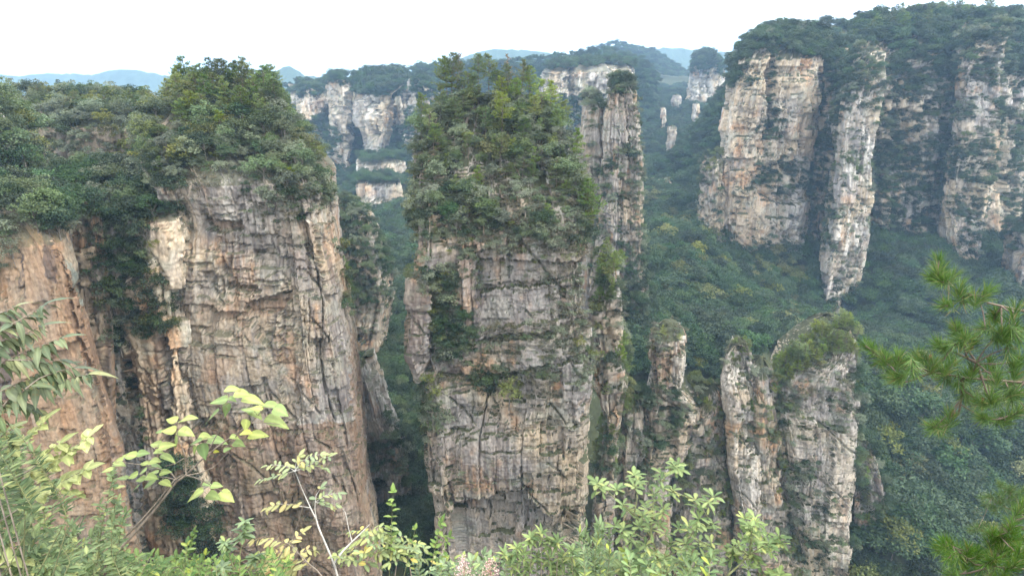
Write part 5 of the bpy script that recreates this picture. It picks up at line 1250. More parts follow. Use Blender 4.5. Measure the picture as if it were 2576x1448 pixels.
def px_axis(deg, toward=0.0):
    a = np.radians(deg)
    return RIGHT * math.cos(a) + UPS * math.sin(a) - FWD * toward

def stem_pts(pts, d, dd=0.0, n=14):
    """smooth line through reference pixels, at distance d (+dd by its end)"""
    p = np.array(pts, float); s = np.r_[0, np.cumsum(np.hypot(*np.diff(p, axis=0).T))]; s /= s[-1]
    t = np.linspace(0, 1, n)
    q = np.array([np.interp(t, s, p[:, 0]), np.interp(t, s, p[:, 1])]).T
    return at(q[:, 0], q[:, 1], d + dd * t)

def rooted(P):
    """carry a stem on from the lower edge of the view down into the slope"""
    b = P[0]
    y = max(b[1] - .25, .5)
    g = np.array([b[0] * .97, y, float(brink_z(np.array([b[0]]), np.array([y]))[0]) - .08])
    m = (b + g) / 2 + np.array([.03, 0, 0])
    return np.vstack([g, m, P])

class Plant:
    def __init__(s): s.w, s.l = [], []
    def stem(s, P, r0, r1, n=6, root=False):
        if root: P = rooted(P)
        s.w.append(tube(P, np.linspace(r0, r1, len(P)), n)); return P
    def leaves(s, *a, **k): s.l.append(leafset(*a, **k))
    def done(s, name, label, cat, wmat, lmat, group=None, lname='foliage', wname='stem'):
        root = bpy.data.objects.new(name, None); root.empty_display_size = .2
        V = np.vstack([v for v, f in s.w]); b = V[np.argmin(V[:, 2])]
        root.location = b; COL.objects.link(root)
        tag(root, label, cat, group)
        W = join(s.w); link(wname, mesh_np(wname, W[0] - b, W[1], wmat, smooth=True), root)
        if s.l:
            L_ = join(s.l); me = mesh_np(lname, L_[0] - b, L_[1], lmat, smooth=True)
            if len(L_[0]) % 21 == 0:
                at_ = me.attributes.new('rib', 'FLOAT', 'POINT'); at_.data.foreach_set('value', np.tile(np.tile([1., 0., 1.], 7), len(L_[0]) // 21).astype(np.float32))
            link(lname, me, root)
        return root, b

SL = lambda d: d / 0.80                          # slant range low in the frame
def m_px(px, d): return px * d * 1.22 / FPX       # metres for a length in reference pixels at distance d

B_TWIG = bark_mat('twig_bark', (.20, .165, .13), 40)
B_PALE = bark_mat('pale_bark', (.42, .40, .36), 30)
B_GREEN = bark_mat('green_twig', (.15, .16, .07), 40)
LM_HEART = leaf_mat('heart_leaves', (.15, .23, .09), (.36, .40, .13), .35, .0, (.40, .38, .05), .5, 0, .35, rib=True)
LM_YELLOW = leaf_mat('yellow_leaves', (.32, .37, .085), (.45, .48, .13), .4, .0, None, .5, 0, .3, rib=True)
LM_LANCE = leaf_mat('lance_leaves', (.055, .09, .035), (.15, .19, .075), .25, .0, (.24, .24, .06), .45, 0, .35, rib=True)
LM_GREY = leaf_mat('small_leaves', (.04, .085, .024), (.15, .215, .07), .3, .0, (.30, .34, .08), .5, 0, .25, rib=True)
LM_MID = leaf_mat('green_leaves', (.055, .11, .024), (.185, .26, .07), .32, .0, (.33, .35, .07), .5, 0, .25, rib=True)
LM_COMP = leaf_mat('compound_leaves', (.20, .27, .13), (.32, .35, .12), .32, .0, (.48, .38, .09), .5, 0, .3, rib=True)
LM_TURN = leaf_mat('turning_leaves', (.30, .31, .09), (.46, .38, .09), .32, .0, (.40, .22, .07), .5, 0, .3, rib=True)
LM_WHORL = leaf_mat('whorled_leaves', (.07, .13, .032), (.195, .27, .07), .32, .0, (.33, .35, .07), .55, 0, .25, rib=True)
LM_DARK = leaf_mat('glossy_leaves', (.075, .125, .05), (.17, .235, .10), .25, .0, (.26, .31, .06), .4, 0, .5, rib=True)
LM_NEED = leaf_mat('long_needles', (.03, .09, .014), (.115, .205, .036), .3, .0, (.22, .18, .07), .4, 0, .45)
LM_PINK = leaf_mat('pink_blossom', (.45, .25, .24), (.62, .45, .40), .3, .0, (.55, .55, .40), .6, 0, .2)

# --- the sapling with heart-shaped leaves
p = Plant(); d0 = 2.25
M1 = p.stem(stem_pts([(255, 1462), (287, 1396), (340, 1338), (392, 1278), (444, 1210), (468, 1194), (514, 1149), (560, 1113), (603, 1084), (632, 1063), (664, 1027)], d0, .12, 26), .0095, .0022, root=True)
p.stem(stem_pts([(240, 1462), (300, 1365), (346, 1318), (395, 1262), (440, 1205), (462, 1192)], d0 + .05, -.03, 14), .007, .003, root=True)
for q in ([(468, 1193), (467, 1170), (466, 1147), (457, 1121), (446, 1092)], [(514, 1149), (531, 1120), (552, 1080), (562, 1050), (566, 1030), (574, 996)], [(470, 1195), (505, 1188), (539, 1174), (578, 1131), (594, 1118)],
          [(468, 1195), (490, 1200), (512, 1210), (530, 1212)], [(444, 1206), (430, 1188), (400, 1178), (370, 1170), (330, 1165), (290, 1160)], [(444, 1206), (420, 1200), (395, 1198), (370, 1200)], [(440, 1168), (425, 1150), (400, 1135), (380, 1122)], [(466, 1150), (440, 1166), (415, 1172)],
          [(632, 1063), (650, 1062), (680, 1064), (705, 1066)], [(603, 1084), (590, 1102), (575, 1110)], [(512, 1208), (500, 1230), (480, 1236)], [(512, 1208), (535, 1222), (560, 1236)]):
    p.stem(stem_pts(q, d0 + .05, .04, 10), .0030, .0012, 5)
L8 = [(672,130,115,5),(742,163,120,-5),(580,212,120,185),(668,203,60,-20),(810,212,150,-12),(632,275,95,-100),(520,320,130,215),(955,250,140,-5),(835,268,95,170),(775,280,100,170),(1010,285,110,-25),(840,310,110,-25),(980,360,170,-15),(762,385,85,-100),(775,436,90,5),(855,453,140,0),(235,348,90,170),(368,338,130,15),(225,420,95,175),(345,433,115,-10),(265,510,100,-110),(150,432,50,180),(120,520,90,175),(205,535,115,10),(150,575,70,0),(215,615,110,-20),(40,585,90,5),(130,637,90,5),(40,655,75,180),(130,672,85,0),(25,715,80,200),(115,718,70,180),(195,716,80,10),(105,752,90,-5),(210,790,95,-15),(70,800,140,205),(20,768,80,190),(478,465,95,0),(400,505,100,190),(560,492,130,-3),(395,565,80,-120),(470,570,120,-80),(685,468,65,-10),(718,515,85,-10),(555,572,40,0),(490,800,75,-10),(560,812,85,0),(410,872,130,205),(545,880,110,-10),(630,890,130,-25),(630,555,60,30),
      (-60,600,100,170),(-150,640,95,185),(-120,660,90,0),(-215,700,90,180),(-40,740,90,190),(-110,760,80,175),(-20,830,70,210)]
for cx, cy, ln, ang in L8:
    x, y = 345.9 + cx / 2.8, 930.8 + cy / 2.8
    ln = ln / 2.8 * .98
    a = np.radians(ang)
    bx, by = x - math.cos(a) * ln * .5, y + math.sin(a) * ln * .5
    dd = d0 + .06 + RF.uniform(-.06, .08)
    P = at(bx, by, dd)
    ax = px_axis(ang, RF.uniform(-.25, .25)); steep = abs(math.sin(a)) > .7
    nr = (np.array([0, -.55, .6]) if steep else np.array([0, -.16, 1.0])) + RF.normal(size=3) * .16
    Lm = m_px(ln, dd)
    p.leaves(P[None], ax[None], nr[None], [Lm], [Lm * RF.uniform(.66, .84)], 'heart', .16, .18, .025)
    # its stalk runs back to the nearest twig
    allw = np.vstack([v for v, f in p.w]); j = np.argmin(((allw - P) ** 2).sum(1)); q = allw[j]
    if np.linalg.norm(q - P) < .14: p.stem(np.array([q, (q + P) / 2 + np.array([0, 0, .006]), P]), .0011, .0008, 4)
p.done('sapling', 'leaning sapling with pale yellow-green heart-shaped leaves before the broad pillar', 'sapling', B_TWIG, LM_HEART)

def along(pl, line, d, dd, gap_px, ln, asp, kind, spread=55, droop=.25, fold=.2, r0=.003, r1=.001, start=.1, up=.0, root=False, tip=True, dip=0.0, n=16, pairs=True):
    """a twig with leaves set alternately or in pairs along it"""
    P = stem_pts(line, d, dd, n)
    W = pl.stem(P, r0, r1, 5, root)
    p2 = np.array(line, float); tot = np.hypot(*np.diff(p2, axis=0).T).sum()
    k = max(2, int(tot * (1 - start) / gap_px))
    T = np.linspace(start, 1, k)
    s = np.linspace(0, 1, len(P))
    C = np.stack([np.interp(T, s, P[:, i]) for i in range(3)], 1)
    D = np.gradient(P, axis=0); D /= np.linalg.norm(D, axis=1, keepdims=True)
    D = np.stack([np.interp(T, s, D[:, i]) for i in range(3)], 1)
    sides = [1, -1] if pairs else [0]
    for sd in sides:
        sg = sd if sd else np.where(np.arange(k) % 2 == 0, 1, -1)[:, None]
        S = np.cross(D, np.array([0, 0, 1.0]) + RF.normal(size=(k, 3)) * .25); S /= np.linalg.norm(S, axis=1, keepdims=True)
        a = np.radians(spread + RF.uniform(-14, 14, k))[:, None]
        A = D * np.cos(a) + S * np.sin(a) * sg + np.array([0, 0, -dip]) + RF.normal(size=(k, 3)) * .14
        N = np.array([0, -.1, 1.0]) + RF.normal(size=(k, 3)) * .28 + D * (-up)
        L = m_px(ln, d) * RF.uniform(.7, 1.15, k) * (1 - .25 * T)
        pl.leaves(C, A, N, L, L * asp * RF.uniform(.85, 1.15, k), kind, droop, fold)
    if tip:
        pl.leaves(P[-1:], D[-1:] + RF.normal(size=(1, 3)) * .1, np.array([[0, -.1, 1.0]]), [m_px(ln, d)], [m_px(ln, d) * asp], kind, droop, fold)

def whorl(pl, px, py, d, ln, n, asp=.36, kind='obov', lift=.35, droop=.28, stem_to=None, spin=None, r=.0018):
    C = at(px, py, d)
    az = np.arange(n) / n * 2 * np.pi + RF.uniform(0, 6.3) + RF.uniform(-.2, .2, n)
    el = lift + RF.uniform(-.3, .35, n)
    A = np.stack([np.cos(az) * np.cos(el), np.sin(az) * np.cos(el), np.sin(el)], 1)
    N = np.array([0, 0, 1.0]) - A * .3 + RF.normal(size=(n, 3)) * .15
    L = m_px(ln, d) * RF.uniform(.7, 1.15, n)
    P = C + np.array([0, 0, 1]) * RF.uniform(-.012, .006, n)[:, None]
    pl.leaves(P, A, N, L, L * asp * RF.uniform(.85, 1.2, n), kind, droop, .22)
    if stem_to is not None:
        b = np.asarray(stem_to); pl.stem(np.array([b, (b + C) / 2 + RF.normal(size=3) * .008, C]), r * 1.3, r * .8, 5)
    return C

# --- drooping long-leaved branch
p = Plant(); d = 2.0
for ln_, st in [([(-60, 1085), (0, 1030), (64, 978), (148, 958), (222, 940)], 1), ([(-60, 950), (19, 905), (55, 888), (105, 868), (150, 850)], 1), ([(-50, 840), (30, 815), (75, 790), (108, 768)], 1), ([(-60, 890), (10, 855), (60, 842), (98, 822)], 1),
                ([(64, 978), (100, 950), (150, 932), (180, 925)], 0), ([(0, 1030), (20, 1005), (60, 1012), (95, 1030)], 0), ([(-60, 1010), (0, 985), (50, 960), (90, 940), (130, 925)], 1), ([(-40, 800), (20, 780), (40, 770)], 1), ([(20, 905), (60, 905), (110, 912), (150, 905)], 0)]:
    along(p, ln_, d, .12, 13, 56, .30, 'lance', 60, .42, .15, .004, .0012, .12, dip=.55)
MT = at(-200, 1200, d)
for q in ([(-200, 1300), (-150, 1180), (-60, 1085)], [(-200, 1300), (-160, 1100), (-60, 950)], [(-200, 1300), (-170, 1000), (-60, 890)], [(-170, 1000), (-110, 880), (-50, 840)], [(-160, 1100), (-110, 1040), (-60, 1010)], [(-110, 880), (-70, 815), (-40, 800)]):
    p.stem(stem_pts(q, d, 0, 8), .007, .004)
p.stem(rooted(stem_pts([(-240, 1500), (-200, 1300)], d, 0, 5)), .012, .008)
p.done('sapling', 'drooping branch of long narrow leaves over the tawny cliff', 'sapling', B_TWIG, LM_LANCE)

# --- bright yellow leaves
p = Plant(); d = 1.95
for ln_, g in [([(-30, 1150), (40, 1110), (85, 1085), (110, 1058)], 14), ([(-30, 1235), (60, 1190), (130, 1165), (190, 1130), (222, 1098)], 12), ([(-30, 1330), (60, 1270), (130, 1225), (185, 1195), (215, 1180)], 12), ([(60, 1190), (90, 1170), (120, 1140), (150, 1115)], 13), ([(-20, 1120), (10, 1090), (30, 1078)], 13), ([(-30, 1460), (0, 1420), (30, 1400), (60, 1405)], 18), ([(130, 1225), (160, 1235), (190, 1240)], 12)]:
    along(p, ln_, d, .1, g, 44, .62, 'ovate', 62, .2, .15, .0032, .0012, .38, root=ln_[0][0] < 0, dip=.05)
p.done('sapling', 'bright yellow-leaved twigs above the dense grey-green bush', 'sapling', B_TWIG, LM_YELLOW)

# --- dense bush of small leaves, lower left: three clumps
def bush(x0, x1, topf, d, n, ln, asp, kind, mat, label, gap=9, lean=30, seed=0, spread=48, name='shrub', dr=.9, pairs=True, bow=10):
    p = Plant(); r = np.random.RandomState(seed)
    for i in range(n):
        bx = r.uniform(x0, x1); tx = bx + r.normal() * lean
        ty = topf(tx) + abs(r.normal()) * 45 + (0 if r.rand() < .35 else r.uniform(0, 130))
        if ty > 1425: ty = 1425 - r.uniform(0, 30)
        dd = d + r.uniform(-.35, dr)
        mx_, my_ = (bx + tx) / 2 + r.normal() * bow, (1470 + ty) / 2
        along(p, [(bx, 1475), (mx_, my_), (tx, ty)], dd, .1, gap, ln * r.uniform(.8, 1.15), asp, kind, spread, .22, .22, .0032, .001, max(0, 1 - 190 / max(60, 1475 - ty)), root=True, n=10, pairs=pairs)
    return p.done(name, label, 'shrub', B_GREEN, mat)
bush(-40, 150, lambda x: np.interp(x, [-40, 40, 90, 150], [1060, 1065, 1130, 1290]), 2.05, 26, 38, .30, 'lance', LM_GREY, 'dense bush of narrow grey-green leaves in the lower left corner', seed=1, lean=70, bow=45, spread=66, gap=8)
bush(-40, 170, lambda x: np.interp(x, [-40, 40, 90, 150], [1110, 1120, 1190, 1300]), 2.2, 26, 30, .48, 'oval', LM_MID, 'rounder-leaved green bush mingling with the narrow-leaved corner bush', seed=11, lean=60, bow=40, spread=68, gap=8)
bush(140, 340, lambda x: np.interp(x, [140, 200, 258, 285, 310, 345], [1310, 1335, 1215, 1172, 1230, 1350]), 2.3, 26, 27, .44, 'oval', LM_MID, 'loose grey-green shrub of small leaves with a pale forked twig', seed=2, lean=26, bow=22, spread=66)
bush(300, 440, lambda x: np.interp(x, [300, 360, 440], [1365, 1375, 1365]), 2.3, 20, 27, .45, 'oval', LM_GREY, 'low grey-green shrub beneath the leaning heart-leaved stem', seed=3, bow=20, spread=64)
bush(425, 520, lambda x: np.interp(x, [420, 450, 490, 530], [1330, 1310, 1335, 1350]), 2.25, 12, 19, .55, 'oval', LM_GREY, 'upright shoots set with tiny rounded leaves against the dark hollow', gap=7, lean=14, seed=4)

# --- pale-stemmed sapling with compound leaves
p = Plant(); d = 2.3
p.stem(stem_pts([(856, 1475), (849, 1448), (840, 1416), (823, 1376), (801, 1325), (796, 1306), (781, 1276), (759, 1228), (742, 1184)], d, .15, 22), .0068, .0018, root=True)
p.stem(stem_pts([(840, 1416), (859, 1389), (888, 1359), (918, 1330), (930, 1318)], d + .03, .1, 12), .006, .002)
p.stem(stem_pts([(796, 1306), (792, 1280), (793, 1262)], d + .07, .0, 6), .003, .0015)
p.stem(stem_pts([(885, 1360), (875, 1320), (870, 1290), (862, 1278)], d + .06, .05, 8), .0022, .001)
p.stem(stem_pts([(781, 1276), (740, 1270), (700, 1266)], d + .1, 0, 6), .002, .001)
for q in [[(742, 1184), (710, 1192), (680, 1200), (652, 1208)], [(742, 1184), (775, 1170), (805, 1158), (826, 1148)], [(742, 1184), (722, 1172), (690, 1168), (670, 1172)], [(742, 1184), (758, 1160), (785, 1146), (806, 1142)], [(742, 1184), (744, 1165), (752, 1148)], [(742, 1184), (770, 1176), (800, 1170), (815, 1176)],
          [(793, 1262), (815, 1246), (840, 1240), (852, 1240)], [(793, 1262), (820, 1262), (845, 1268)], [(793, 1262), (795, 1245), (806, 1228)], [(793, 1262), (812, 1270), (830, 1274)]]:
    along(p, q, d + .12, .05, 10, 23, .46, 'oval', 62, .15, .15, .0016, .0007, .2, n=8)
p.done('sapling', 'pale-stemmed sapling with a flat spray of compound leaves before the broad pillar foot', 'sapling', B_PALE, LM_COMP)
p = Plant(); d = 2.28
p.stem(stem_pts([(826, 1470), (800, 1435), (778, 1418), (752, 1392), (730, 1367)], d, .1, 10), .005, .002, root=True)
for q in [[(762, 1272), (740, 1266), (700, 1268), (672, 1278)]]:
    along(p, q, d + .1, .03, 13, 26, .46, 'oval', 66, .15, .2, .0016, .0008, .1, n=8)
    p.stem(stem_pts([(730, 1367), (748, 1320), (762, 1272)], d + .1, 0, 6), .0018, .0012)
for q in [[(730, 1367), (700, 1360), (665, 1352), (640, 1358)], [(730, 1367), (745, 1350), (760, 1338)], [(730, 1367), (722, 1390), (716, 1420)], [(752, 1392), (720, 1385), (680, 1392), (650, 1400)], [(778, 1418), (755, 1405), (735, 1410)], [(752, 1392), (775, 1380), (790, 1384)], [(778, 1418), (740, 1425), (700, 1432), (660, 1430)], [(700, 1440), (680, 1415), (640, 1412), (612, 1425)], [(740, 1460), (735, 1435), (712, 1425)]]:
    along(p, q, d + .1, .05, 10, 27, .48, 'oval', 60, .2, .2, .0018, .0008, .1, n=8)
p.done('sapling', 'low sapling turning yellow and brown beside the pale stem', 'sapling', B_TWIG, LM_TURN)

# --- glossy whorled shoots
p = Plant(); d = 2.3
for q, tops in [([(592, 1475), (588, 1430), (574, 1385), (566, 1362)], 4), ([(605, 1475), (602, 1400), (612, 1350), (616, 1312)], 5), ([(545, 1475), (556, 1440), (560, 1425)], 3), ([(630, 1475), (628, 1430), (640, 1400)], 3)]:
    P = p.stem(stem_pts(q, d, .08, 10), .004, .0016, root=True)
    for k in range(tops):
        t = 1 - k * .085
        x = np.interp(t, np.linspace(0, 1, len(q)), [a for a, b in q]); y = np.interp(t, np.linspace(0, 1, len(q)), [b for a, b in q])
        whorl(p, x, y, d + .08 * t, 25, 6, .40, 'oval', .35)
p.done('shrub', 'dull green shoots with tiered oval leaves below the dark hollow', 'shrub', B_GREEN, LM_DARK)

# --- light shoots in the gap
p = Plant(); d = 2.35
for q, g, l_, asp in [([(978, 1475), (982, 1380), (985, 1310), (989, 1238)], 13, 25, .52), ([(1075, 1475), (1090, 1400), (1098, 1360), (1110, 1314)], 9, 26, .46), ([(1082, 1475), (1112, 1400), (1130, 1350)], 11, 22, .46), ([(1010, 1475), (1030, 1390), (1045, 1330)], 14, 17, .6)]:
    along(p, q, d, .12, g, l_, asp, 'ovate', 70, .2, .15, .003, .001, .42, root=True)
p.done('sapling', 'slim upright shoots with ladder-like pairs of light green leaves in the gap', 'sapling', B_GREEN, LM_WHORL)
p = Plant()
for q in [[(960, 1475), (950, 1400), (935, 1330)], [(990, 1475), (1000, 1400), (985, 1345)], [(920, 1475), (910, 1420), (900, 1395)], [(1040, 1475), (1030, 1420), (1020, 1390)]]:
    P = p.stem(stem_pts(q, d, .1, 8), .004, .0016, root=True)
    for t in (.55, .75, .9, 1.0):
        x = np.interp(t, np.linspace(0, 1, len(q)), [a for a, b in q]); y = np.interp(t, np.linspace(0, 1, len(q)), [b for a, b in q])
        for sd in (-1, 1):
            if RF.rand() < .15: continue
            L_ = RF.uniform(38, 62)
            along(p, [(x, y), (x + sd * L_ * .5, y - 8 + RF.uniform(-10, 6)), (x + sd * L_, y - 4 + RF.uniform(-12, 14))], d + .1 * t, RF.uniform(-.1, .1), 9.5, 24, .46, 'oval', 62, .2, .18, .0014, .0007, .12, n=7)
p.done('sapling', 'bushy sapling with compound leaves standing in the gap between the big pillars', 'sapling', B_TWIG, LM_COMP)

# --- pink flower plumes
for (cx, cy, w, h, lab) in [(1166, 1400, 24, 60, 'pink flower plume at the foot of the tall middle pillar, beside the ladder-leaved shoots'), (1232, 1402, 30, 60, 'wider pink flower plume beside the rosette-leaved bush')]:
    p = Plant(); d = 2.3
    P = p.stem(stem_pts([(cx, 1480), (cx + 2, cy + h * .5), (cx, cy)], d, .03, 10), .003, .001, root=True)
    for k in range(26):
        t = RF.uniform(0, 1); a = RF.uniform(-1, 1)
        x, y = cx + a * w * (.35 + t * .8), cy + t * h * 1.1
        dd = d + RF.uniform(-.06, .06)
        Q = at(x, y, dd); b = P[np.argmin(((P - Q) ** 2).sum(1))]
        p.stem(np.array([b, (b + Q) / 2, Q]), .001, .0006, 4)
        m = 12
        p.leaves(Q + RF.normal(size=(m, 3)) * .009, uvec(RF, m), uvec(RF, m), .0075, .006, 'oval', .2, .3)
    p.done('flowering_plant', lab, 'flower', bark_mat('pink_stalk', (.30, .16, .13), 40), LM_PINK, lname='blossom')

# --- rosette bush right of the plumes
p = Plant(); d = 2.3
for (x, y, n_) in [(1300, 1378, 8), (1336, 1350, 9), (1318, 1392, 7), (1362, 1342, 8), (1384, 1362, 8), (1402, 1358, 7), (1352, 1400, 8), (1290, 1410, 8), (1330, 1425, 9), (1380, 1405, 8), (1415, 1400, 8), (1440, 1385, 8), (1270, 1395, 7), (1400, 1430, 9), (1300, 1440, 8), (1446, 1425, 8)]:
    b = p.stem(stem_pts([(x + RF.uniform(-12, 12), 1478), (x + RF.uniform(-4, 4), (y + 1470) / 2), (x, y)], d, .05, 8), .003, .0014, root=True)
    whorl(p, x, y, d + .05, 30, n_, .30, 'lance', .55); whorl(p, x, y + 12, d + .05, 30, n_ - 2, .30, 'lance', .15)
p.done('shrub', 'low bush of lance-leaved rosettes with yellow-green tips', 'shrub', B_TWIG, LM_WHORL)
bush(1440, 1530, lambda x: np.interp(x, [1430, 1470, 1500, 1540], [1330, 1285, 1290, 1330]), 2.35, 22, 26, .32, 'lance', LM_DARK, 'dark narrow-leaved shrub at the left foot of the whorl-leaved shrub', gap=8, lean=12, seed=6)
bush(1040, 1290, lambda x: np.interp(x, [1040, 1150, 1290], [1415, 1440, 1425]), 2.2, 22, 22, .45, 'oval', LM_DARK, 'low strip of green leaves under the pink flower plumes', gap=9, lean=20, seed=7)
bush(1530, 1800, lambda x: np.interp(x, [1530, 1600, 1700, 1800], [1400, 1385, 1405, 1430]), 2.15, 26, 32, .42, 'obov', LM_DARK, 'broad bluish-green leaves crowding the foot of the whorl-leaved shrub', gap=13, lean=24, seed=8)
bush(520, 760, lambda x: np.interp(x, [520, 640, 760], [1420, 1400, 1425]), 2.2, 24, 24, .42, 'oval', LM_GREY, 'low mixed leaves under the yellowing sapling', gap=10, lean=20, seed=9)

# --- tall shrub with whorled leaves, and its neighbour
c5 = lambda x, y: (1446.5 + x / 4.313, 1119.5 + y / 4.313)
def whorl_shrub(stems, whorls, label, d, mat):
    p = Plant(); pts = []
    for k, q in enumerate(stems):
        P = p.stem(stem_pts([c5(*a) for a in q], d, .12, 16), .0075 if k == 0 else .0045, .0018, root=q[0][1] > 1380)
        pts.append(P)
    A = np.vstack(pts)
    for w in whorls:
        x, y = c5(w[0], w[1]); dd = d + .06 + RF.uniform(-.14, .14)
        C = at(x, y, dd); b = A[np.argmin(((A - C) ** 2).sum(1) + np.where(A[:, 2] > C[2], .02, 0))]
        whorl(p, x, y, dd, 27, RF.randint(5, 9), .37, 'obov', .42, .3, b)
        if RF.rand() < .55: whorl(p, x + RF.uniform(-3, 3), y + 11, dd, 26, RF.randint(4, 7), .38, 'obov', .05, .3)
    p.done('shrub', label, 'shrub', B_GREEN, mat)
whorl_shrub([[(950, 1500), (940, 1415), (860, 1080), (820, 980), (640, 750), (400, 540), (250, 410)], [(825, 960), (830, 850), (850, 600), (950, 400), (1010, 280), (1130, 200)], [(950, 1500), (1000, 1060), (1250, 1000), (1370, 700), (1520, 600)], [(850, 1060), (650, 960), (500, 900), (440, 880)], [(640, 750), (680, 560), (660, 380)], [(900, 1250), (1100, 1150), (1300, 1000), (1480, 1100)]],
            [(240, 410), (300, 440), (450, 490), (640, 330), (680, 400), (650, 450), (1120, 200), (1080, 230), (940, 310), (930, 370), (940, 450), (860, 530), (1060, 490), (520, 640), (560, 700), (780, 680), (950, 690), (870, 760), (740, 760), (1300, 600), (1500, 570), (1450, 620), (1340, 790), (1500, 850), (1130, 910), (1230, 880), (1320, 900), (1480, 1060), (1500, 1150), (770, 1090), (1040, 1090), (1200, 1070), (440, 870), (520, 910), (600, 1000), (700, 880), (830, 920), (980, 960), (920, 850), (1350, 1050), (860, 1180), (960, 1230), (720, 1230), (1140, 1250), (360, 1230), (600, 1180), (500, 1320), (1000, 1330), (800, 1350), (1260, 1180)],
            'tall light green shrub with leaves in whorls in front of the low pillars', 2.25, LM_WHORL)
whorl_shrub([[(1600, 1500), (1650, 1415), (1800, 1280), (1900, 1180), (1920, 1000), (1930, 880)], [(1900, 1180), (2050, 1080), (2220, 1000)], [(1850, 1230), (1950, 1230)], [(1880, 1190), (1760, 1080)]],
            [(1840, 800), (1890, 860), (1950, 800), (1990, 900), (1900, 950), (1780, 1070), (1720, 1100), (2000, 1070), (2100, 1060), (2220, 980), (2230, 1060), (2130, 1110), (1930, 1170), (1950, 1250), (1850, 1180), (1990, 1280), (1880, 1330), (1700, 1180), (1830, 1040), (2060, 1000), (1940, 1040)],
            'separate whorl-leaved shrub with a big star of pale leaves in front of the crest pillar', 2.3, LM_WHORL)
whorl_shrub([[(2150, 1520), (2180, 1440), (2190, 1400)]], [(2160, 1400), (2220, 1410), (2190, 1430), (2120, 1440)], 'small leaf rosette just showing at the lower edge in front of the crest pillar', 2.2, LM_WHORL)

# --- long-needled pines reaching in from the side
def tuft(pl, C, D, n, L, back=.06, cone=1.0):
    """needles in a brush about the last stretch of a shoot"""
    D = D / np.linalg.norm(D)
    s = RF.uniform(-1, .02, n)
    v = uvec(RF, n); v -= (v @ D)[:, None] * D; v /= np.linalg.norm(v, axis=1, keepdims=True)
    a = RF.uniform(.25, 1.15, n) * cone
    A = D * np.cos(a)[:, None] + v * np.sin(a)[:, None] + np.array([0, 0, .10])
    P = C + D * (s * back)[:, None]
    LL = L * RF.uniform(.75, 1.1, n)
    pl.l.append(blades(P, A, uvec(RF, n), LL, np.full(n, L * .036)))
def pine_near(branches, tufts, conv, d, dd, label, L_px, n, trunk=None, thick=.008, cones=()):
    p = Plant(); pts, dirs = [], []
    for q in branches:
        P = p.stem(stem_pts([conv(*a) for a in q], d, dd, 14), thick, .0024)
        pts.append(P); g = np.gradient(P, axis=0); dirs.append(g / np.linalg.norm(g, axis=1, keepdims=True))
        tuft(p, P[-1], dirs[-1][-1], n, m_px(L_px, d), m_px(L_px * .9, d))
    A = np.vstack(pts)
    for (x, y, ang) in tufts:
        X, Y = conv(x, y); dq = d + RF.uniform(-.12, .2)
        C = at(X, Y, dq)
        b = A[np.argmin(((A - C) ** 2).sum(1))]
        D = px_axis(ang, RF.uniform(-.1, .6))
        m_ = (b + C) / 2 - D * m_px(8, d)
        p.stem(np.array([b, m_, C - D * m_px(20, d) * .5, C]), .004, .002, 5)
        tuft(p, C, D, n, m_px(L_px, d), m_px(L_px * 1.0, d))
    if trunk is not None:
        T = np.array(trunk, float); p.stem(T, .11, .05, 10)
        for P in pts[:trunk_n]: 
            j = np.argmin(((T - P[0]) ** 2).sum(1)); p.stem(np.array([T[j], (T[j] + P[0]) / 2 + np.array([0, 0, .05]), P[0]]), .03, thick)
    root, b = p.done('pine_tree', label, 'pine tree', BARK_PINE, LM_NEED, lname='needles', wname='trunk')
    for (x, y) in cones:
        C = at(*conv(x, y), d + .03); j = A[np.argmin(((A - C) ** 2).sum(1))]
        t = np.linspace(0, 1, 8)
        v, f = tube(C + np.array([.004, 0, -.03]) * (t[:, None] - .5) * 1.4, .010 * np.sin(np.pi * (t * .92 + .06)) ** .7 + .0006, 8)
        v = v + (RF.rand(*v.shape) - .5) * .0022
        link('cone', mesh_np('cone', v - b, f, CONE), root)
    return root
trunk_n = 2
CONE = bark_mat('cone_scales', (.20, .10, .05), 120)
c6 = lambda x, y: (2138.5 + x / 2.709, 597.5 + y / 2.709)
d = 2.6
bz = float(brink_z(np.array([3.4]), np.array([2.4]))[0])
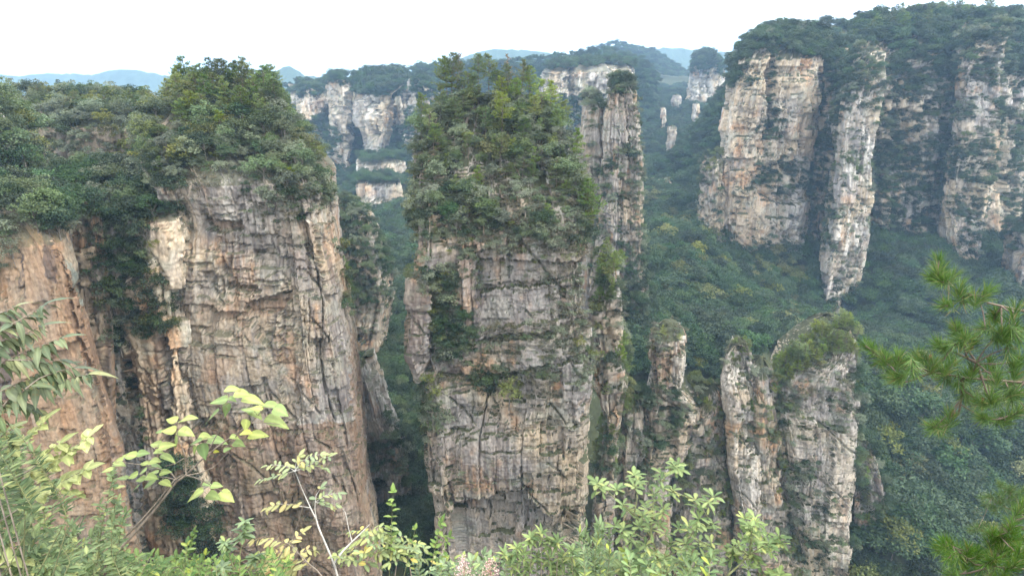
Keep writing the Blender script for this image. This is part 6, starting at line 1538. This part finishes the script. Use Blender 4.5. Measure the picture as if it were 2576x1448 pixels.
pine_near([[(1500, 560), (1186, 500), (940, 445), (720, 350), (640, 270), (605, 160)], [(1500, 1010), (1186, 985), (850, 960), (690, 940), (530, 910), (360, 900), (170, 800), (105, 735)], [(560, 915), (400, 980), (330, 985), (290, 960)], [(900, 962), (860, 850), (820, 790), (735, 640)], [(860, 850), (780, 810), (610, 740)], [(1186, 985), (1060, 1100), (900, 1130), (840, 1110)], [(1300, 1000), (1180, 1180), (1000, 1240), (900, 1230)], [(770, 960), (760, 1080), (740, 1200), (650, 1280), (560, 1300)], [(1350, 540), (1200, 620), (1085, 660)]],
          [(600, 230, 110), (700, 260, 60), (620, 300, 170), (560, 275, 175), (750, 330, 80), (640, 460, 165), (760, 440, 230), (850, 400, 90), (930, 370, 70), (1000, 500, 100), (980, 560, 230), (1040, 640, 110), (1130, 480, 80), (1130, 620, 30), (1000, 700, 260), (720, 610, 120), (790, 690, 70), (700, 720, 200), (850, 700, 60), (600, 730, 140), (660, 790, 250), (460, 790, 100), (500, 850, 250), (420, 850, 190), (330, 810, 100), (340, 860, 270), (230, 800, 110), (200, 850, 220), (150, 770, 150), (280, 940, 140), (320, 960, 200), (430, 920, 260), (570, 860, 80), (640, 960, 200), (620, 900, 70), (740, 1000, 260), (700, 860, 70), (850, 880, 80), (800, 930, 120), (920, 980, 230), (960, 850, 80), (1000, 920, 90), (1060, 1030, 200), (1130, 880, 80), (1120, 960, 60), (870, 1130, 170), (950, 1080, 110), (1000, 1120, 240), (1100, 1100, 250), (900, 1230, 165), (1000, 1250, 230), (1080, 1220, 80), (1150, 1180, 60), (1150, 1050, 30), (560, 1290, 165), (620, 1320, 260), (680, 1200, 100), (640, 1270, 90), (1160, 700, 300), (900, 620, 180), (1080, 780, 260), (780, 1080, 250), (1160, 820, 70)],
          c6, d, .15, 'long-needled pine boughs reaching in over the far forest slope', 38, 130, [(3.4, 2.4, bz - .1), (3.42, 2.45, bz + 1.4), (3.3, 2.5, CAM_Z - .9), (3.35, 2.5, CAM_Z + .8), (3.3, 2.45, CAM_Z + 2.6)], cones=[(825, 740), (548, 820), (718, 850), (900, 1110), (700, 1195)])
c7 = lambda x, y: (2201 + x / 3.825, 1069 + y / 3.825)
d = 3.0
bz = float(brink_z(np.array([3.6]), np.array([2.7]))[0])
pine_near([[(1750, 1560), (1430, 1380), (1150, 1350), (960, 1340), (800, 1200), (680, 1110)], [(1750, 1560), (1500, 1250), (1300, 1110), (1200, 1060)], [(1150, 1350), (900, 1420), (700, 1440)]],
          [(650, 1140, 140), (590, 1200, 170), (720, 1180, 70), (800, 1180, 110), (700, 1280, 210), (860, 1270, 90), (900, 1180, 100), (980, 1220, 80), (760, 1350, 230), (850, 1400, 190), (960, 1300, 110), (1050, 1240, 90), (1100, 1130, 100), (1130, 1040, 110), (1060, 1330, 200), (1150, 1280, 80), (1230, 1200, 80), (1220, 1100, 70), (1320, 1050, 90), (1330, 1150, 60), (1300, 1280, 110), (1400, 1200, 70), (1420, 1080, 60), (1000, 1420, 230), (1150, 1420, 260), (1250, 1400, 80), (1350, 1350, 60), (1420, 1300, 80), (1330, 960, 100), (1420, 780, 60)],
          c7, d, .1, 'dense pine boughs in the lower right corner', 38, 130, [(3.6, 2.7, bz - .1), (3.6, 2.72, bz + .9), (3.55, 2.75, bz + 2.2)])
d = 7.5
bz = float(brink_z(np.array([8.2]), np.array([7.4]))[0])
pine_near([[(1700, 1100), (1450, 880), (1280, 800), (1120, 700)], [(1700, 1100), (1400, 960), (1200, 1010), (950, 1010)], [(1450, 880), (1350, 700), (1230, 580)]],
          [(x, y, a) for x, y, a in [(1210, 560, 100), (1260, 620, 80), (1190, 660, 120), (1330, 600, 70), (1100, 680, 150), (1040, 700, 170), (1060, 770, 200), (1130, 780, 100), (1150, 840, 230), (1230, 720, 80), (1300, 700, 90), (1380, 660, 70), (1420, 620, 80), (1240, 800, 230), (1340, 780, 60), (1420, 720, 80), (1380, 840, 60), (1260, 910, 170), (1330, 900, 100), (1400, 900, 80), (1230, 960, 190), (970, 990, 160), (1000, 960, 110), (1070, 960, 90), (1060, 1030, 230), (920, 1010, 180), (1120, 1000, 80), (1430, 820, 60), (1180, 740, 140), (1300, 640, 110), (1420, 680, 100)]],
          c7, d, .4, 'yellow-green pine top standing lower down the slope behind the corner boughs', 21, 110, [(8.2, 7.4, bz - .2), (8.3, 7.5, bz + 2), (8.3, 7.6, float(c_[2]) if (c_ := at(*c7(1700, 1000), 7.5)) is not None else 0)], .02)
print('near plants', round(time.time() - T0, 1))
# ------------------------------------------------------------------ the air
hz = bpy.data.materials.new('haze'); hz.use_nodes = True
nt = hz.node_tree
for n in list(nt.nodes):
    if n.type == 'BSDF_PRINCIPLED': nt.nodes.remove(n)
pv = nt.nodes.new('ShaderNodeVolumePrincipled')
pv.inputs['Color'].default_value = (0.39, 0.61, 0.88, 1)
pv.inputs['Density'].default_value = 0.00022
pv.inputs['Anisotropy'].default_value = 0.15
nt.links.new(pv.outputs[0], nt.nodes['Material Output'].inputs['Volume'])
x0, x1, y0, y1, z0, z1 = -6200, 6200, -320, 8200, CAM_Z - 300, CAM_Z + 620
V = np.array([(x0, y0, z0), (x1, y0, z0), (x1, y1, z0), (x0, y1, z0), (x0, y0, z1), (x1, y0, z1), (x1, y1, z1), (x0, y1, z1)], float)
F = np.array([(0, 3, 2, 1), (4, 5, 6, 7), (0, 1, 5, 4), (1, 2, 6, 5), (2, 3, 7, 6), (3, 0, 4, 7)])
tag(link('haze', mesh_np('haze', V, F, hz)), 'pale blue haze filling the valley and fading the far hills', None, None, 'stuff')
print('done', round(time.time() - T0, 1))
